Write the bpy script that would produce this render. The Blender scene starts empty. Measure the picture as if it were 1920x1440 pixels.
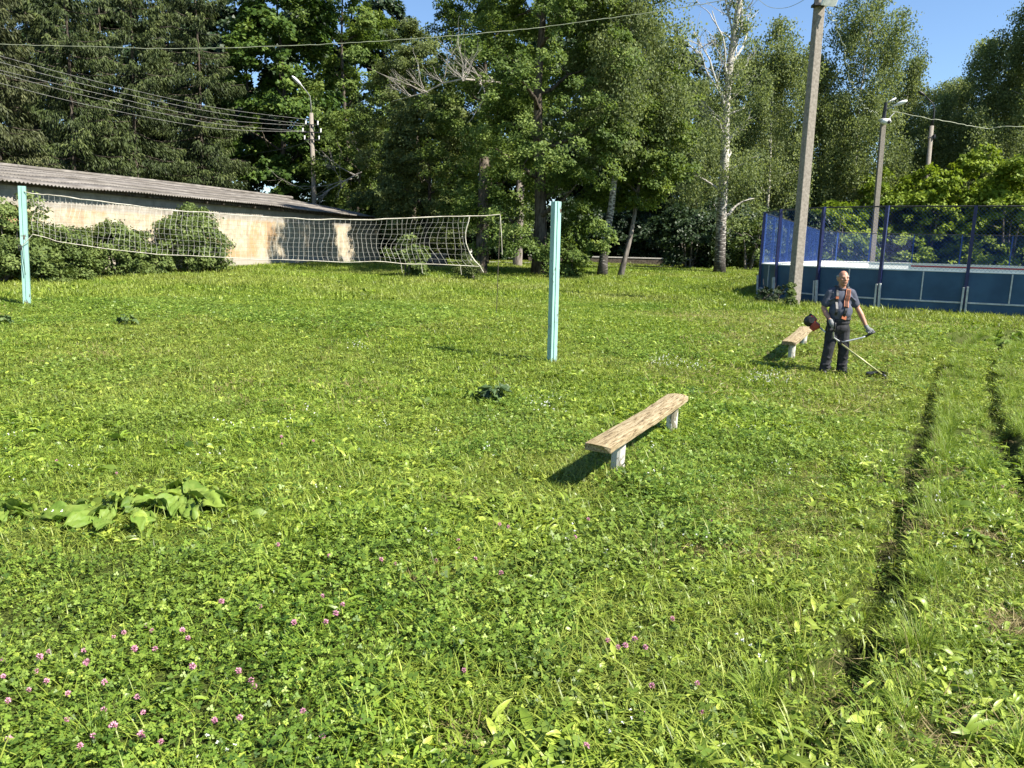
import bpy, bmesh, math, random
import numpy as np
from mathutils import Vector, Matrix, Euler

rng = np.random.default_rng(7)
random.seed(7)
scene = bpy.context.scene
COL = scene.collection

# ------------------------------------------------------------------ camera
f_px = 1450.0
pitch = math.atan(257.0 / f_px)
roll = math.radians(1.5)
CAM = np.array([0.0, 0.0, 1.95])
R0 = np.array([1.0, 0, 0]); U0 = np.array([0, math.sin(pitch), math.cos(pitch)])
FW = np.array([0, math.cos(pitch), -math.sin(pitch)])
RT = math.cos(roll) * R0 + math.sin(roll) * U0
UP = math.cos(roll) * U0 - math.sin(roll) * R0
cam_data = bpy.data.cameras.new('Camera')
cam_data.sensor_fit = 'HORIZONTAL'; cam_data.sensor_width = 36.0
cam_data.lens = 36.0 * f_px / 1920.0
cam_data.clip_start = 0.05; cam_data.clip_end = 2000.0
cam = bpy.data.objects.new('Camera', cam_data)
COL.objects.link(cam)
M = Matrix(((RT[0], UP[0], -FW[0], CAM[0]), (RT[1], UP[1], -FW[1], CAM[1]), (RT[2], UP[2], -FW[2], CAM[2]), (0, 0, 0, 1)))
cam.matrix_world = M
scene.camera = cam

# ------------------------------------------------------------------ sky, sun, exposure
SUN_DIR = Vector((1.0, -0.50, 0.0)).normalized()        # towards the sun, horizontally
SUN_EL = math.radians(47)
world = bpy.data.worlds.new("World"); scene.world = world
world.use_nodes = True
wn = world.node_tree
for n in list(wn.nodes): wn.nodes.remove(n)
sky = wn.nodes.new('ShaderNodeTexSky'); sky.sky_type = 'NISHITA'; sky.sun_disc = False
sky.sun_elevation = SUN_EL
sky.sun_rotation = math.atan2(SUN_DIR.x, SUN_DIR.y)
sky.altitude = 200; sky.air_density = 1.0; sky.dust_density = 0.0; sky.ozone_density = 5.0
bg = wn.nodes.new('ShaderNodeBackground'); bg.inputs['Strength'].default_value = 0.072
wo = wn.nodes.new('ShaderNodeOutputWorld')
wn.links.new(sky.outputs[0], bg.inputs['Color']); wn.links.new(bg.outputs[0], wo.inputs['Surface'])
sun_l = bpy.data.lights.new('Sun', 'SUN'); sun_l.energy = 5.0; sun_l.angle = math.radians(0.5)
sun_l.color = (1.0, 0.945, 0.85)
sun = bpy.data.objects.new('Sun', sun_l); COL.objects.link(sun)
sd = Vector((SUN_DIR.x * math.cos(SUN_EL), SUN_DIR.y * math.cos(SUN_EL), math.sin(SUN_EL)))
sun.rotation_euler = (-sd).to_track_quat('-Z', 'Y').to_euler()
sun.location = (30, -15, 40)
scene.view_settings.view_transform = 'Standard'; scene.view_settings.look = 'None'
scene.view_settings.gamma = 1.0; scene.view_settings.exposure = 1.45
scene.view_settings.use_curve_mapping = False
scene.cycles.max_bounces = 6; scene.cycles.diffuse_bounces = 3; scene.cycles.glossy_bounces = 2
scene.cycles.transmission_bounces = 4; scene.cycles.transparent_max_bounces = 8

# ------------------------------------------------------------------ numeric helpers
def lattice(seed):
    g = np.random.default_rng(seed).random((64, 64))
    def fn(x, y):
        x = np.asarray(x, float); y = np.asarray(y, float)
        xi = np.floor(x).astype(int); yi = np.floor(y).astype(int)
        fx = x - xi; fy = y - yi
        fx = fx * fx * (3 - 2 * fx); fy = fy * fy * (3 - 2 * fy)
        a = g[xi % 64, yi % 64]; b = g[(xi + 1) % 64, yi % 64]; c = g[xi % 64, (yi + 1) % 64]; d = g[(xi + 1) % 64, (yi + 1) % 64]
        return (a * (1 - fx) + b * fx) * (1 - fy) + (c * (1 - fx) + d * fx) * fy
    return fn
N1, N2, N3, N4 = lattice(1), lattice(2), lattice(3), lattice(4)

RUTS = [np.array([(10.27, 17.44), (9.05, 15.79), (7.47, 13.45), (6.49, 11.8), (5.61, 10.2), (4.38, 8.06), (3.66, 6.81), (3.12, 5.89), (2.65, 5.07), (2.29, 4.45), (2.05, 4.01), (1.76, 3.55), (1.55, 3.21), (1.36, 2.93), (1.19, 2.69), (.95, 2.3)]),
        np.array([(12.03, 18.32), (10.49, 16.43), (9.11, 14.58), (7.99, 12.82), (6.92, 10.94), (5.97, 9.28), (5.23, 7.93), (4.67, 6.91), (4.12, 5.84), (3.7, 5.0)])]
def rut_dist(x, y):
    x = np.asarray(x, float); y = np.asarray(y, float)
    best = np.full(np.broadcast(x, y).shape, 99.0)
    for P in RUTS:
        for a, b in zip(P[:-1], P[1:]):
            d = b - a; L = d @ d
            t = np.clip(((x - a[0]) * d[0] + (y - a[1]) * d[1]) / L, 0, 1)
            best = np.minimum(best, np.hypot(x - a[0] - t * d[0], y - a[1] - t * d[1]))
    return best
def gz0(x, y):
    x = np.asarray(x, float); y = np.asarray(y, float)
    z = np.interp(y, [-400, 0, 11, 18, 24, 32, 45, 60, 600], [0, 0, 0, .27, .32, .45, .7, .8, .8])
    fade = np.clip((y - 1) / 4, .3, 1)
    z = z + fade * ((N1(x * .9 + 11, y * .9 + 5) - .5) * .05 + (N2(x * .3 + 7, y * .3 + 9) - .5) * .06)
    return z
def gz(x, y):
    z = gz0(x, y)
    d = rut_dist(x, y)
    return z - .19 * np.exp(-(d / .125) ** 2) + .025 * np.exp(-((d - .30) / .14) ** 2)
def ray(u, v): return FW + (u - 960) / f_px * RT - (v - 720) / f_px * UP
def at_y(u, v, Y):
    d = ray(u, v); return CAM + d * (Y / d[1])
def gnd(u, v):
    d = ray(u, v); ys = np.linspace(1, 130, 4000)
    x = d[0] * ys / d[1]; z = CAM[2] + d[2] * ys / d[1]
    i = int(np.argmax(z < gz0(x, ys)))
    return np.array([x[i], ys[i], float(gz0(x[i], ys[i]))])
def nrm(a): return a / np.maximum(np.linalg.norm(a, axis=-1, keepdims=True), 1e-9)

# ------------------------------------------------------------------ materials
def mat_new(name):
    m = bpy.data.materials.new(name); m.use_nodes = True
    nt = m.node_tree
    for n in list(nt.nodes): nt.nodes.remove(n)
    out = nt.nodes.new('ShaderNodeOutputMaterial')
    return m, nt, out
def node(nt, t, **kw):
    n = nt.nodes.new(t)
    for k, v in kw.items(): setattr(n, k, v)
    return n
def ramp(nt, fac, stops):
    r = nt.nodes.new('ShaderNodeValToRGB')
    e = r.color_ramp.elements
    while len(e) > 1: e.remove(e[-1])
    e[0].position = stops[0][0]; e[0].color = (*stops[0][1], 1)
    for p, c in stops[1:]:
        k = e.new(p); k.color = (*c, 1)
    nt.links.new(fac, r.inputs['Fac'])
    return r.outputs['Color']
def noise(nt, scale, detail=4, rough=.55, coord='Object', stretch=None):
    tc = node(nt, 'ShaderNodeTexCoord')
    src = tc.outputs[coord]
    if stretch:
        mp = node(nt, 'ShaderNodeMapping'); mp.inputs['Scale'].default_value = stretch
        nt.links.new(src, mp.inputs['Vector']); src = mp.outputs['Vector']
    n = node(nt, 'ShaderNodeTexNoise'); n.inputs['Scale'].default_value = scale
    n.inputs['Detail'].default_value = detail; n.inputs['Roughness'].default_value = rough
    nt.links.new(src, n.inputs['Vector'])
    return n.outputs['Fac']
def mixc(nt, fac, a, b, mode='MIX'):
    m = node(nt, 'ShaderNodeMix', data_type='RGBA', blend_type=mode)
    if isinstance(fac, (int, float)): m.inputs[0].default_value = fac
    else: nt.links.new(fac, m.inputs[0])
    for i, v in ((6, a), (7, b)):
        if isinstance(v, tuple): m.inputs[i].default_value = (*v, 1)
        else: nt.links.new(v, m.inputs[i])
    return m.outputs[2]
def bump(nt, h, strength=.4, dist=.02):
    b = node(nt, 'ShaderNodeBump'); b.inputs['Strength'].default_value = strength; b.inputs['Distance'].default_value = dist
    nt.links.new(h, b.inputs['Height']); return b.outputs['Normal']
def principled(nt, out, color, rough=.7, spec=.3, metal=0, normal=None):
    p = node(nt, 'ShaderNodeBsdfPrincipled')
    if isinstance(color, tuple): p.inputs['Base Color'].default_value = (*color, 1)
    else: nt.links.new(color, p.inputs['Base Color'])
    p.inputs['Roughness'].default_value = rough; p.inputs['Specular IOR Level'].default_value = spec
    p.inputs['Metallic'].default_value = metal
    if normal is not None: nt.links.new(normal, p.inputs['Normal'])
    nt.links.new(p.outputs[0], out.inputs['Surface'])
    return p
def simple(name, c1, c2, scale=8, rough=.7, spec=.3, metal=0, bmp=.25, stretch=None, lo=.35, hi=.65, dist=.01):
    m, nt, out = mat_new(name)
    f = noise(nt, scale, stretch=stretch)
    principled(nt, out, ramp(nt, f, [(lo, c1), (hi, c2)]), rough, spec, metal, bump(nt, f, bmp, dist) if bmp else None)
    return m
def leafmat(name, stops, transl=.35, rough=.45, spec=.35, patch=None, rand=.0):
    """foliage: colour from a per-leaf tint, thin-leaf translucency; patch = second colour mixed by a large world noise"""
    m, nt, out = mat_new(name)
    a = node(nt, 'ShaderNodeAttribute', attribute_name='tint')
    fac = a.outputs['Fac']
    if rand:
        oi = node(nt, 'ShaderNodeObjectInfo')
        mm = node(nt, 'ShaderNodeMath', operation='MULTIPLY_ADD')
        nt.links.new(oi.outputs['Random'], mm.inputs[0]); mm.inputs[1].default_value = rand; mm.inputs[2].default_value = -rand / 2
        ad = node(nt, 'ShaderNodeMath', operation='ADD', use_clamp=True)
        nt.links.new(fac, ad.inputs[0]); nt.links.new(mm.outputs[0], ad.inputs[1]); fac = ad.outputs[0]
    c = ramp(nt, fac, stops)
    if patch:
        g = node(nt, 'ShaderNodeNewGeometry')
        n = node(nt, 'ShaderNodeTexNoise'); n.inputs['Scale'].default_value = patch[1]; n.inputs['Detail'].default_value = 3
        nt.links.new(g.outputs['Position'], n.inputs['Vector'])
        mr = node(nt, 'ShaderNodeMapRange'); mr.inputs[1].default_value = .42; mr.inputs[2].default_value = .68; mr.inputs[4].default_value = patch[2]
        nt.links.new(n.outputs['Fac'], mr.inputs[0])
        c = mixc(nt, mr.outputs[0], c, patch[0])
    p = principled(nt, out, c, rough, spec)
    t = node(nt, 'ShaderNodeBsdfTranslucent')
    tc = mixc(nt, 1.0, c, (1.0, 1.0, .55), 'MULTIPLY')
    nt.links.new(tc, t.inputs['Color'])
    mx = node(nt, 'ShaderNodeMixShader'); mx.inputs[0].default_value = transl
    nt.links.new(p.outputs[0], mx.inputs[1]); nt.links.new(t.outputs[0], mx.inputs[2])
    nt.links.new(mx.outputs[0], out.inputs['Surface'])
    return m

MAT = {}
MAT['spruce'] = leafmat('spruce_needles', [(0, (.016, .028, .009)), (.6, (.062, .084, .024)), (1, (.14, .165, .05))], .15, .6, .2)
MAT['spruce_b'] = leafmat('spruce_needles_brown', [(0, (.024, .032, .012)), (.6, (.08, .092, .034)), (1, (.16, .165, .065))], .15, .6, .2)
MAT['maple'] = leafmat('maple_leaves', [(0, (.024, .055, .011)), (.6, (.075, .13, .022)), (1, (.18, .245, .045))], .34, .55, .16)
MAT['linden'] = leafmat('linden_leaves', [(0, (.04, .07, .016)), (.6, (.125, .18, .040)), (1, (.26, .32, .08))], .44, .55, .16)
MAT['olive'] = leafmat('olive_leaves', [(0, (.05, .07, .022)), (.6, (.13, .165, .052)), (1, (.25, .285, .105))], .42, .55, .16)
MAT['birch'] = leafmat('birch_leaves', [(0, (.08, .108, .042)), (.6, (.20, .245, .10)), (1, (.33, .375, .175))], .52, .55, .16)
MAT['poplar'] = leafmat('poplar_leaves', [(0, (.04, .075, .018)), (.6, (.13, .19, .042)), (1, (.28, .345, .10))], .44, .55, .16)
MAT['yellowgreen'] = leafmat('yellow_green_leaves', [(0, (.095, .15, .016)), (.6, (.21, .285, .03)), (1, (.34, .41, .06))], .4, .55, .16)
MAT['bush'] = leafmat('bush_leaves', [(0, (.05, .08, .02)), (.6, (.125, .17, .045)), (1, (.23, .28, .09))], .3, .55, .16)
MAT['dark'] = leafmat('shade_dark_leaves', [(0, (.015, .03, .012)), (.6, (.03, .055, .018)), (1, (.06, .095, .03))], .25, .5, .3)  # shade under the canopy put into a darkened leaf colour
MAT['bark'] = simple('bark', (.035, .028, .022), (.13, .11, .085), 9, .9, .1, bmp=.8, stretch=(1, 1, .25), dist=.04)
MAT['bark_grey'] = simple('bark_grey', (.07, .06, .05), (.24, .21, .18), 7, .9, .1, bmp=.7, stretch=(1, 1, .3), dist=.04)
MAT['deadwood'] = simple('dead_wood', (.22, .195, .165), (.38, .345, .30), 12, .9, .1)
MAT['twig'] = simple('pale_birch_twig', (.30, .285, .26), (.50, .48, .44), 12, .8, .1)
def birch_bark():
    m, nt, out = mat_new('birch_bark')
    a = noise(nt, 5, 5, .65, stretch=(1, 1, 3.2))
    b = noise(nt, 1.1, 3, stretch=(1, 1, .6))
    tc = node(nt, 'ShaderNodeTexCoord'); sp = node(nt, 'ShaderNodeSeparateXYZ'); nt.links.new(tc.outputs['Object'], sp.inputs[0])
    low = node(nt, 'ShaderNodeMapRange'); low.inputs[1].default_value = 5.5; low.inputs[2].default_value = .5; low.inputs[3].default_value = 0; low.inputs[4].default_value = .2
    nt.links.new(sp.outputs['Z'], low.inputs[0])
    s = node(nt, 'ShaderNodeMath', operation='ADD'); nt.links.new(a, s.inputs[0]); nt.links.new(low.outputs[0], s.inputs[1])
    c = ramp(nt, s.outputs[0], [(.36, (.66, .64, .60)), (.56, (.50, .47, .42)), (.62, (.10, .09, .08)), (.85, (.05, .045, .04))])
    c = mixc(nt, b, c, (.50, .47, .42), 'MULTIPLY')
    principled(nt, out, c, .8, .2, normal=bump(nt, a, .5, .03))
    return m
MAT['birch_bark'] = birch_bark()
MAT['concrete'] = simple('pole_concrete', (.16, .14, .115), (.28, .25, .21), 14, .9, .15, bmp=.5, lo=.3, hi=.7)
MAT['concrete_fine'] = simple('old_concrete', (.22, .20, .175), (.36, .33, .29), 5, .9, .15, bmp=.3)
MAT['metal_dark'] = simple('dark_metal', (.02, .02, .022), (.05, .05, .055), 20, .5, .4, .5, bmp=.1)
MAT['metal_grey'] = simple('grey_metal', (.30, .30, .29), (.45, .45, .44), 12, .5, .4, .4, bmp=.1)
MAT['lamp_white'] = simple('lamp_white', (.62, .62, .60), (.8, .8, .78), 9, .5, .4, bmp=.05)
MAT['porcelain'] = simple('porcelain', (.65, .65, .63), (.8, .8, .78), 9, .3, .5, bmp=0)
MAT['wire'] = simple('wire', (.13, .13, .12), (.24, .24, .22), 3, .6, .3, bmp=0)
MAT['cable'] = simple('pale_cable', (.22, .24, .16), (.36, .38, .27), 3, .6, .3, bmp=0)
MAT['rope'] = simple('rope', (.42, .38, .30), (.68, .63, .52), 6, .9, .1, bmp=.3)
MAT['netcord'] = simple('net_cord', (.42, .40, .35), (.58, .56, .50), 3, .9, .1, bmp=0)
def peeling(name, paint, paint2, under, amount=.62, scale=7):
    m, nt, out = mat_new(name)
    a = noise(nt, scale, 8, .7, stretch=(1, 1, .5)); b = noise(nt, 2.2, 3)
    base = ramp(nt, b, [(.35, paint), (.65, paint2)])
    tc = node(nt, 'ShaderNodeTexCoord'); sp = node(nt, 'ShaderNodeSeparateXYZ'); nt.links.new(tc.outputs['Object'], sp.inputs[0])
    low = node(nt, 'ShaderNodeMapRange'); low.inputs[1].default_value = 1.0; low.inputs[2].default_value = .0; low.inputs[3].default_value = 0; low.inputs[4].default_value = .07
    nt.links.new(sp.outputs['Z'], low.inputs[0])
    s = node(nt, 'ShaderNodeMath', operation='ADD'); nt.links.new(a, s.inputs[0]); nt.links.new(low.outputs[0], s.inputs[1])
    k = node(nt, 'ShaderNodeMapRange'); k.inputs[1].default_value = amount; k.inputs[2].default_value = amount + .03
    nt.links.new(s.outputs[0], k.inputs[0])
    principled(nt, out, mixc(nt, k.outputs[0], base, under), .55, .35, normal=bump(nt, a, .25, .006))
    return m
MAT['teal'] = peeling('teal_paint', (.24, .41, .36), (.29, .475, .42), (.10, .065, .05), .60)
MAT['whitewash'] = peeling('whitewash', (.44, .43, .39), (.54, .53, .48), (.20, .18, .13), .55, 12)
def plank():
    m, nt, out = mat_new('weathered_plank')
    g = noise(nt, 4, 8, .7, stretch=(14, 1.0, 14)); b = noise(nt, 5, 6, .75, stretch=(9, 1.0, 9))
    c = ramp(nt, g, [(.36, (.07, .052, .032)), (.46, (.25, .19, .105)), (.6, (.34, .285, .18)), (.8, (.42, .36, .24))])
    k = ramp(nt, b, [(.54, (1, 1, 1)), (.62, (.45, .39, .33))])
    principled(nt, out, mixc(nt, 1.0, c, k, 'MULTIPLY'), .85, .15, normal=bump(nt, g, .7, .008))
    return m
MAT['plank'] = plank()
def wallmat():
    m, nt, out = mat_new('stained_plaster')
    tc = node(nt, 'ShaderNodeTexCoord'); sp = node(nt, 'ShaderNodeSeparateXYZ'); nt.links.new(tc.outputs['Object'], sp.inputs[0])
    a = noise(nt, .55, 6, .6); b = noise(nt, 2.6, 6, .65); s = noise(nt, 1.4, 5, .6, stretch=(1.6, 1.6, .18))
    base = ramp(nt, b, [(.3, (.28, .235, .17)), (.5, (.42, .365, .265)), (.7, (.50, .445, .335))])
    warm = ramp(nt, a, [(.50, (0, 0, 0)), (.60, (1, 1, 1))])
    c = mixc(nt, warm, base, (.40, .265, .145))
    st = ramp(nt, s, [(.52, (0, 0, 0)), (.66, (1, 1, 1))])
    c2 = mixc(nt, .4, c, (.20, .17, .13))
    c = mixc(nt, st, c, c2)
    # bare grey concrete band under the eaves, grey plinth
    up = node(nt, 'ShaderNodeMath', operation='MULTIPLY_ADD'); nt.links.new(b, up.inputs[0]); up.inputs[1].default_value = .35; nt.links.new(sp.outputs['Z'], up.inputs[2])
    band = node(nt, 'ShaderNodeMapRange'); band.inputs[1].default_value = 2.28; band.inputs[2].default_value = 2.40; nt.links.new(up.outputs[0], band.inputs[0])
    c = mixc(nt, band.outputs[0], c, ramp(nt, b, [(.3, (.22, .20, .17)), (.7, (.36, .33, .28))]))
    pl = node(nt, 'ShaderNodeMapRange'); pl.inputs[1].default_value = .62; pl.inputs[2].default_value = .45; nt.links.new(up.outputs[0], pl.inputs[0])
    c = mixc(nt, pl.outputs[0], c, (.34, .31, .26))
    br = node(nt, 'ShaderNodeTexBrick'); br.inputs['Scale'].default_value = 1.0
    br.inputs['Color1'].default_value = (1, 1, 1, 1); br.inputs['Color2'].default_value = (.9, .88, .86, 1); br.inputs['Mortar'].default_value = (.72, .68, .62, 1)
    br.inputs['Mortar Size'].default_value = .012; br.inputs['Brick Width'].default_value = .42; br.inputs['Row Height'].default_value = .21
    mp = node(nt, 'ShaderNodeCombineXYZ'); nt.links.new(sp.outputs['Y'], mp.inputs[0]); nt.links.new(sp.outputs['Z'], mp.inputs[1])
    nt.links.new(mp.outputs[0], br.inputs['Vector'])
    c = mixc(nt, .7, c, br.outputs['Color'], 'MULTIPLY')
    principled(nt, out, c, .92, .1, normal=bump(nt, b, .5, .02))
    return m
MAT['wall'] = wallmat()
def roofmat():
    m, nt, out = mat_new('asbestos_sheet')
    a = noise(nt, 3.5, 7, .65, stretch=(1, .35, 1)); b = noise(nt, .5, 4)
    c = ramp(nt, a, [(.3, (.09, .08, .072)), (.5, (.17, .155, .14)), (.7, (.26, .24, .215))])
    c = mixc(nt, 1.0, c, ramp(nt, b, [(.35, (.75, .74, .7)), (.65, (1, 1, 1))]), 'MULTIPLY')
    principled(nt, out, c, .95, .1, normal=bump(nt, a, .3, .01))
    return m
MAT['roof'] = roofmat()
MAT['wood_dark'] = simple('dark_timber', (.05, .04, .03), (.12, .10, .08), 8, .9, .1)
MAT['rink_board'] = simple('dark_blue_board', (.013, .052, .105), (.026, .080, .148), 1.6, .5, .35, bmp=.1)
MAT['rink_white'] = simple('white_board', (.74, .74, .73), (.84, .84, .83), 3, .5, .35, bmp=.05)
MAT['rink_red'] = simple('red_stripe', (.40, .05, .04), (.5, .08, .06), 5, .5, .35, bmp=.05)
MAT['rink_steel'] = simple('pale_steel', (.36, .38, .37), (.52, .54, .53), 9, .5, .35, bmp=.1)
MAT['rink_navy'] = simple('navy_paint', (.008, .012, .06), (.014, .02, .09), 9, .4, .4, bmp=.05)
MAT['rink_wire_lit_post'] = simple('wire_and_lit_post_blue', (.022, .058, .22), (.035, .085, .30), 9, .4, .4, bmp=0)
MAT['asphalt'] = simple('asphalt', (.04, .04, .042), (.075, .073, .07), 30, .9, .2, bmp=.3)
MAT['skin'] = simple('skin', (.34, .165, .105), (.42, .215, .14), 14, .5, .35, bmp=.05)
MAT['hair'] = simple('grey_hair', (.22, .20, .18), (.36, .34, .32), 60, .8, .2)
MAT['shirt'] = simple('grey_blue_cotton', (.065, .07, .092), (.095, .102, .13), 10, .9, .1, bmp=.5, dist=.02)
MAT['trouser'] = simple('black_cotton', (.016, .016, .018), (.042, .042, .046), 9, .85, .15, bmp=.6, dist=.02)
MAT['glove'] = simple('grey_glove', (.13, .135, .135), (.24, .245, .24), 30, .9, .1)
MAT['black'] = simple('black_plastic', (.012, .012, .012), (.025, .025, .025), 20, .45, .4, bmp=.05)
MAT['orange'] = simple('orange_webbing', (.27, .08, .03), (.33, .105, .04), 20, .6, .3, bmp=.05)
MAT['pad'] = simple('brown_pad', (.07, .035, .025), (.10, .05, .035), 20, .9, .1)
MAT['red'] = simple('red_orange_plastic', (.27, .028, .010), (.34, .04, .014), 14, .35, .5, bmp=.05)
MAT['alu'] = simple('aluminium_tube', (.6, .6, .6), (.75, .75, .74), 20, .35, .5, .6, bmp=0)
MAT['shaft'] = simple('olive_shaft', (.30, .30, .12), (.42, .42, .2), 20, .4, .5, .3, bmp=0)
MAT['eye'] = simple('dark_eye', (.02, .015, .012), (.03, .02, .02), 5, .2, .5, bmp=0)
MAT['crow'] = simple('black_feather', (.01, .01, .012), (.02, .02, .024), 20, .5, .4, bmp=.1)
MAT['stone'] = simple('kerb_stone', (.33, .31, .28), (.47, .45, .41), 9, .9, .1, bmp=.3)

# ------------------------------------------------------------------ object helpers
def tag(o, label=None, cat=None, group=None, kind=None):
    if label: o['label'] = label
    if cat: o['category'] = cat
    if group: o['group'] = group
    if kind: o['kind'] = kind
    return o
def thing(name, label, cat, loc=(0, 0, 0), group=None):
    o = bpy.data.objects.new(name, None); COL.objects.link(o)
    o.location = tuple(float(v) for v in loc); o.empty_display_size = .3
    return tag(o, label, cat, group)
def link(name, me, mats, parent=None, smooth=False, loc=None):
    o = bpy.data.objects.new(name, me); COL.objects.link(o)
    for m in (mats if isinstance(mats, (list, tuple)) else [mats]): me.materials.append(m)
    if smooth: me.shade_smooth()
    if parent is not None: o.parent = parent
    if loc is not None: o.location = loc
    return o
def np_mesh(name, V, F, attrs=None, midx=None):
    """V (n,3), F (m,k) with constant k"""
    me = bpy.data.meshes.new(name)
    V = np.ascontiguousarray(V, np.float32); F = np.ascontiguousarray(F, np.int32)
    me.vertices.add(len(V)); me.vertices.foreach_set('co', V.ravel())
    k = F.shape[1]
    me.loops.add(F.size); me.loops.foreach_set('vertex_index', F.ravel())
    me.polygons.add(len(F)); me.polygons.foreach_set('loop_start', np.arange(0, F.size, k, dtype=np.int32))
    if midx is not None: me.polygons.foreach_set('material_index', np.asarray(midx, np.int32))
    me.update(calc_edges=True)
    for nm, a in (attrs or {}).items():
        at = me.attributes.new(nm, 'FLOAT', 'POINT'); at.data.foreach_set('value', np.asarray(a, np.float32))
    return me
class MB:
    """collects boxes, tubes, ellipsoids; build() links them as one mesh"""
    def __init__(s): s.v = []; s.f = []; s.m = []
    def add(s, V, F, m=0):
        b = len(s.v); s.v.extend([tuple(map(float, p)) for p in V]); s.f.extend([tuple(b + i for i in q) for q in F]); s.m.extend([m] * len(F)); return s
    def box(s, c, size, rot=None, m=0):
        sx, sy, sz = size[0] / 2, size[1] / 2, size[2] / 2
        P = [Vector((x * sx, y * sy, z * sz)) for x in (-1, 1) for y in (-1, 1) for z in (-1, 1)]
        if rot is not None: P = [rot @ p for p in P]
        c = Vector(tuple(c))
        return s.add([c + p for p in P], [(0, 1, 3, 2), (4, 6, 7, 5), (0, 4, 5, 1), (2, 3, 7, 6), (0, 2, 6, 4), (1, 5, 7, 3)], m)
    def bar(s, a, b, w, h, m=0, up=(0, 0, 1)):
        a = Vector(tuple(a)); b = Vector(tuple(b)); d = b - a; L = d.length; d.normalize()
        u = Vector(up)
        if abs(d.dot(u)) > .98: u = Vector((0, 1, 0))
        x = d.cross(u).normalized(); z = x.cross(d)
        rot = Matrix((x, d, z)).transposed()
        return s.box((a + b) / 2, (w, L, h), rot, m)
    def tube(s, P, r, n=8, m=0, cap=True):
        P = [Vector(tuple(p)) for p in P]; k = len(P)
        r = [r] * k if isinstance(r, (int, float)) else list(r)
        V = []; F = []
        t0 = (P[1] - P[0]).normalized()
        u = t0.orthogonal().normalized()
        for i in range(k):
            t = (P[min(i + 1, k - 1)] - P[max(i - 1, 0)]).normalized()
            u = (u - t * u.dot(t)).normalized(); w = t.cross(u)
            for j in range(n):
                a = 2 * math.pi * j / n
                V.append(P[i] + (u * math.cos(a) + w * math.sin(a)) * r[i])
        for i in range(k - 1):
            for j in range(n):
                F.append((i * n + j, i * n + (j + 1) % n, (i + 1) * n + (j + 1) % n, (i + 1) * n + j))
        if cap: F.append(tuple(range(n))[::-1]); F.append(tuple((k - 1) * n + j for j in range(n)))
        return s.add(V, F, m)
    def ell(s, c, rad, rot=None, m=0, nu=12, nv=8):
        c = Vector(tuple(c)); V = []; F = []
        rad = (rad, rad, rad) if isinstance(rad, (int, float)) else rad
        for i in range(1, nv):
            th = math.pi * i / nv
            for j in range(nu):
                ph = 2 * math.pi * j / nu
                p = Vector((rad[0] * math.sin(th) * math.cos(ph), rad[1] * math.sin(th) * math.sin(ph), rad[2] * math.cos(th)))
                V.append(c + (rot @ p if rot is not None else p))
        top = Vector((0, 0, rad[2])); bot = -top
        if rot is not None: top = rot @ top; bot = rot @ bot
        V.append(c + top); V.append(c + bot); T = len(V) - 2
        for i in range(nv - 2):
            for j in range(nu):
                F.append((i * nu + j, (i + 1) * nu + j, (i + 1) * nu + (j + 1) % nu, i * nu + (j + 1) % nu))
        for j in range(nu):
            F.append((T, j, (j + 1) % nu)); F.append((T + 1, (nv - 2) * nu + (j + 1) % nu, (nv - 2) * nu + j))
        return s.add(V, F, m)
    def limb(s, joints, m=0, n=12):
        """tapered chain of (point, radius) with round joints"""
        s.tube([p for p, r in joints], [r for p, r in joints], n, m)
        for p, r in joints: s.ell(p, r * .995, None, m, n, 8)
        return s
    def build(s, name, mats, parent=None, smooth=False, tag_=None, bevel=0, origin=None):
        o = Vector((0, 0, 0))
        if parent is not None:
            q = parent
            while q is not None: o = o + Vector(q.location); q = q.parent
        if origin is not None: o = o + Vector(tuple(origin))
        me = bpy.data.meshes.new(name)
        me.from_pydata([(x - o.x, y - o.y, z - o.z) for x, y, z in s.v], [], s.f)
        me.polygons.foreach_set('material_index', s.m); me.update()
        ob = link(name, me, mats, parent, smooth)
        if origin is not None: ob.location = tuple(origin)
        if bevel:
            b = ob.modifiers.new('bevel', 'BEVEL'); b.width = bevel; b.segments = 2; b.limit_method = 'ANGLE'
        return ob
def merged(ob, vox, smooth_it=4, fac=.5):
    r = ob.modifiers.new('union', 'REMESH'); r.mode = 'VOXEL'; r.voxel_size = vox; r.use_smooth_shade = True
    s = ob.modifiers.new('soften', 'SMOOTH'); s.iterations = smooth_it; s.factor = fac
    return ob

def leaves(P, A, Nn, L, W, bend=0.0):
    """kites at P along axis A with normal Nn -> V, F"""
    B = nrm(np.cross(A, Nn)); n = len(P)
    L = np.broadcast_to(L, (n,))[:, None]; W = np.broadcast_to(W, (n,))[:, None]
    m = P + A * L * .45 - Nn * L * bend
    V = np.stack([P, m + B * W / 2, P + A * L, m - B * W / 2], 1).reshape(-1, 3)
    return V, np.arange(4 * n).reshape(n, 4)
def sph(n): return nrm(rng.normal(size=(n, 3)))

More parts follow.
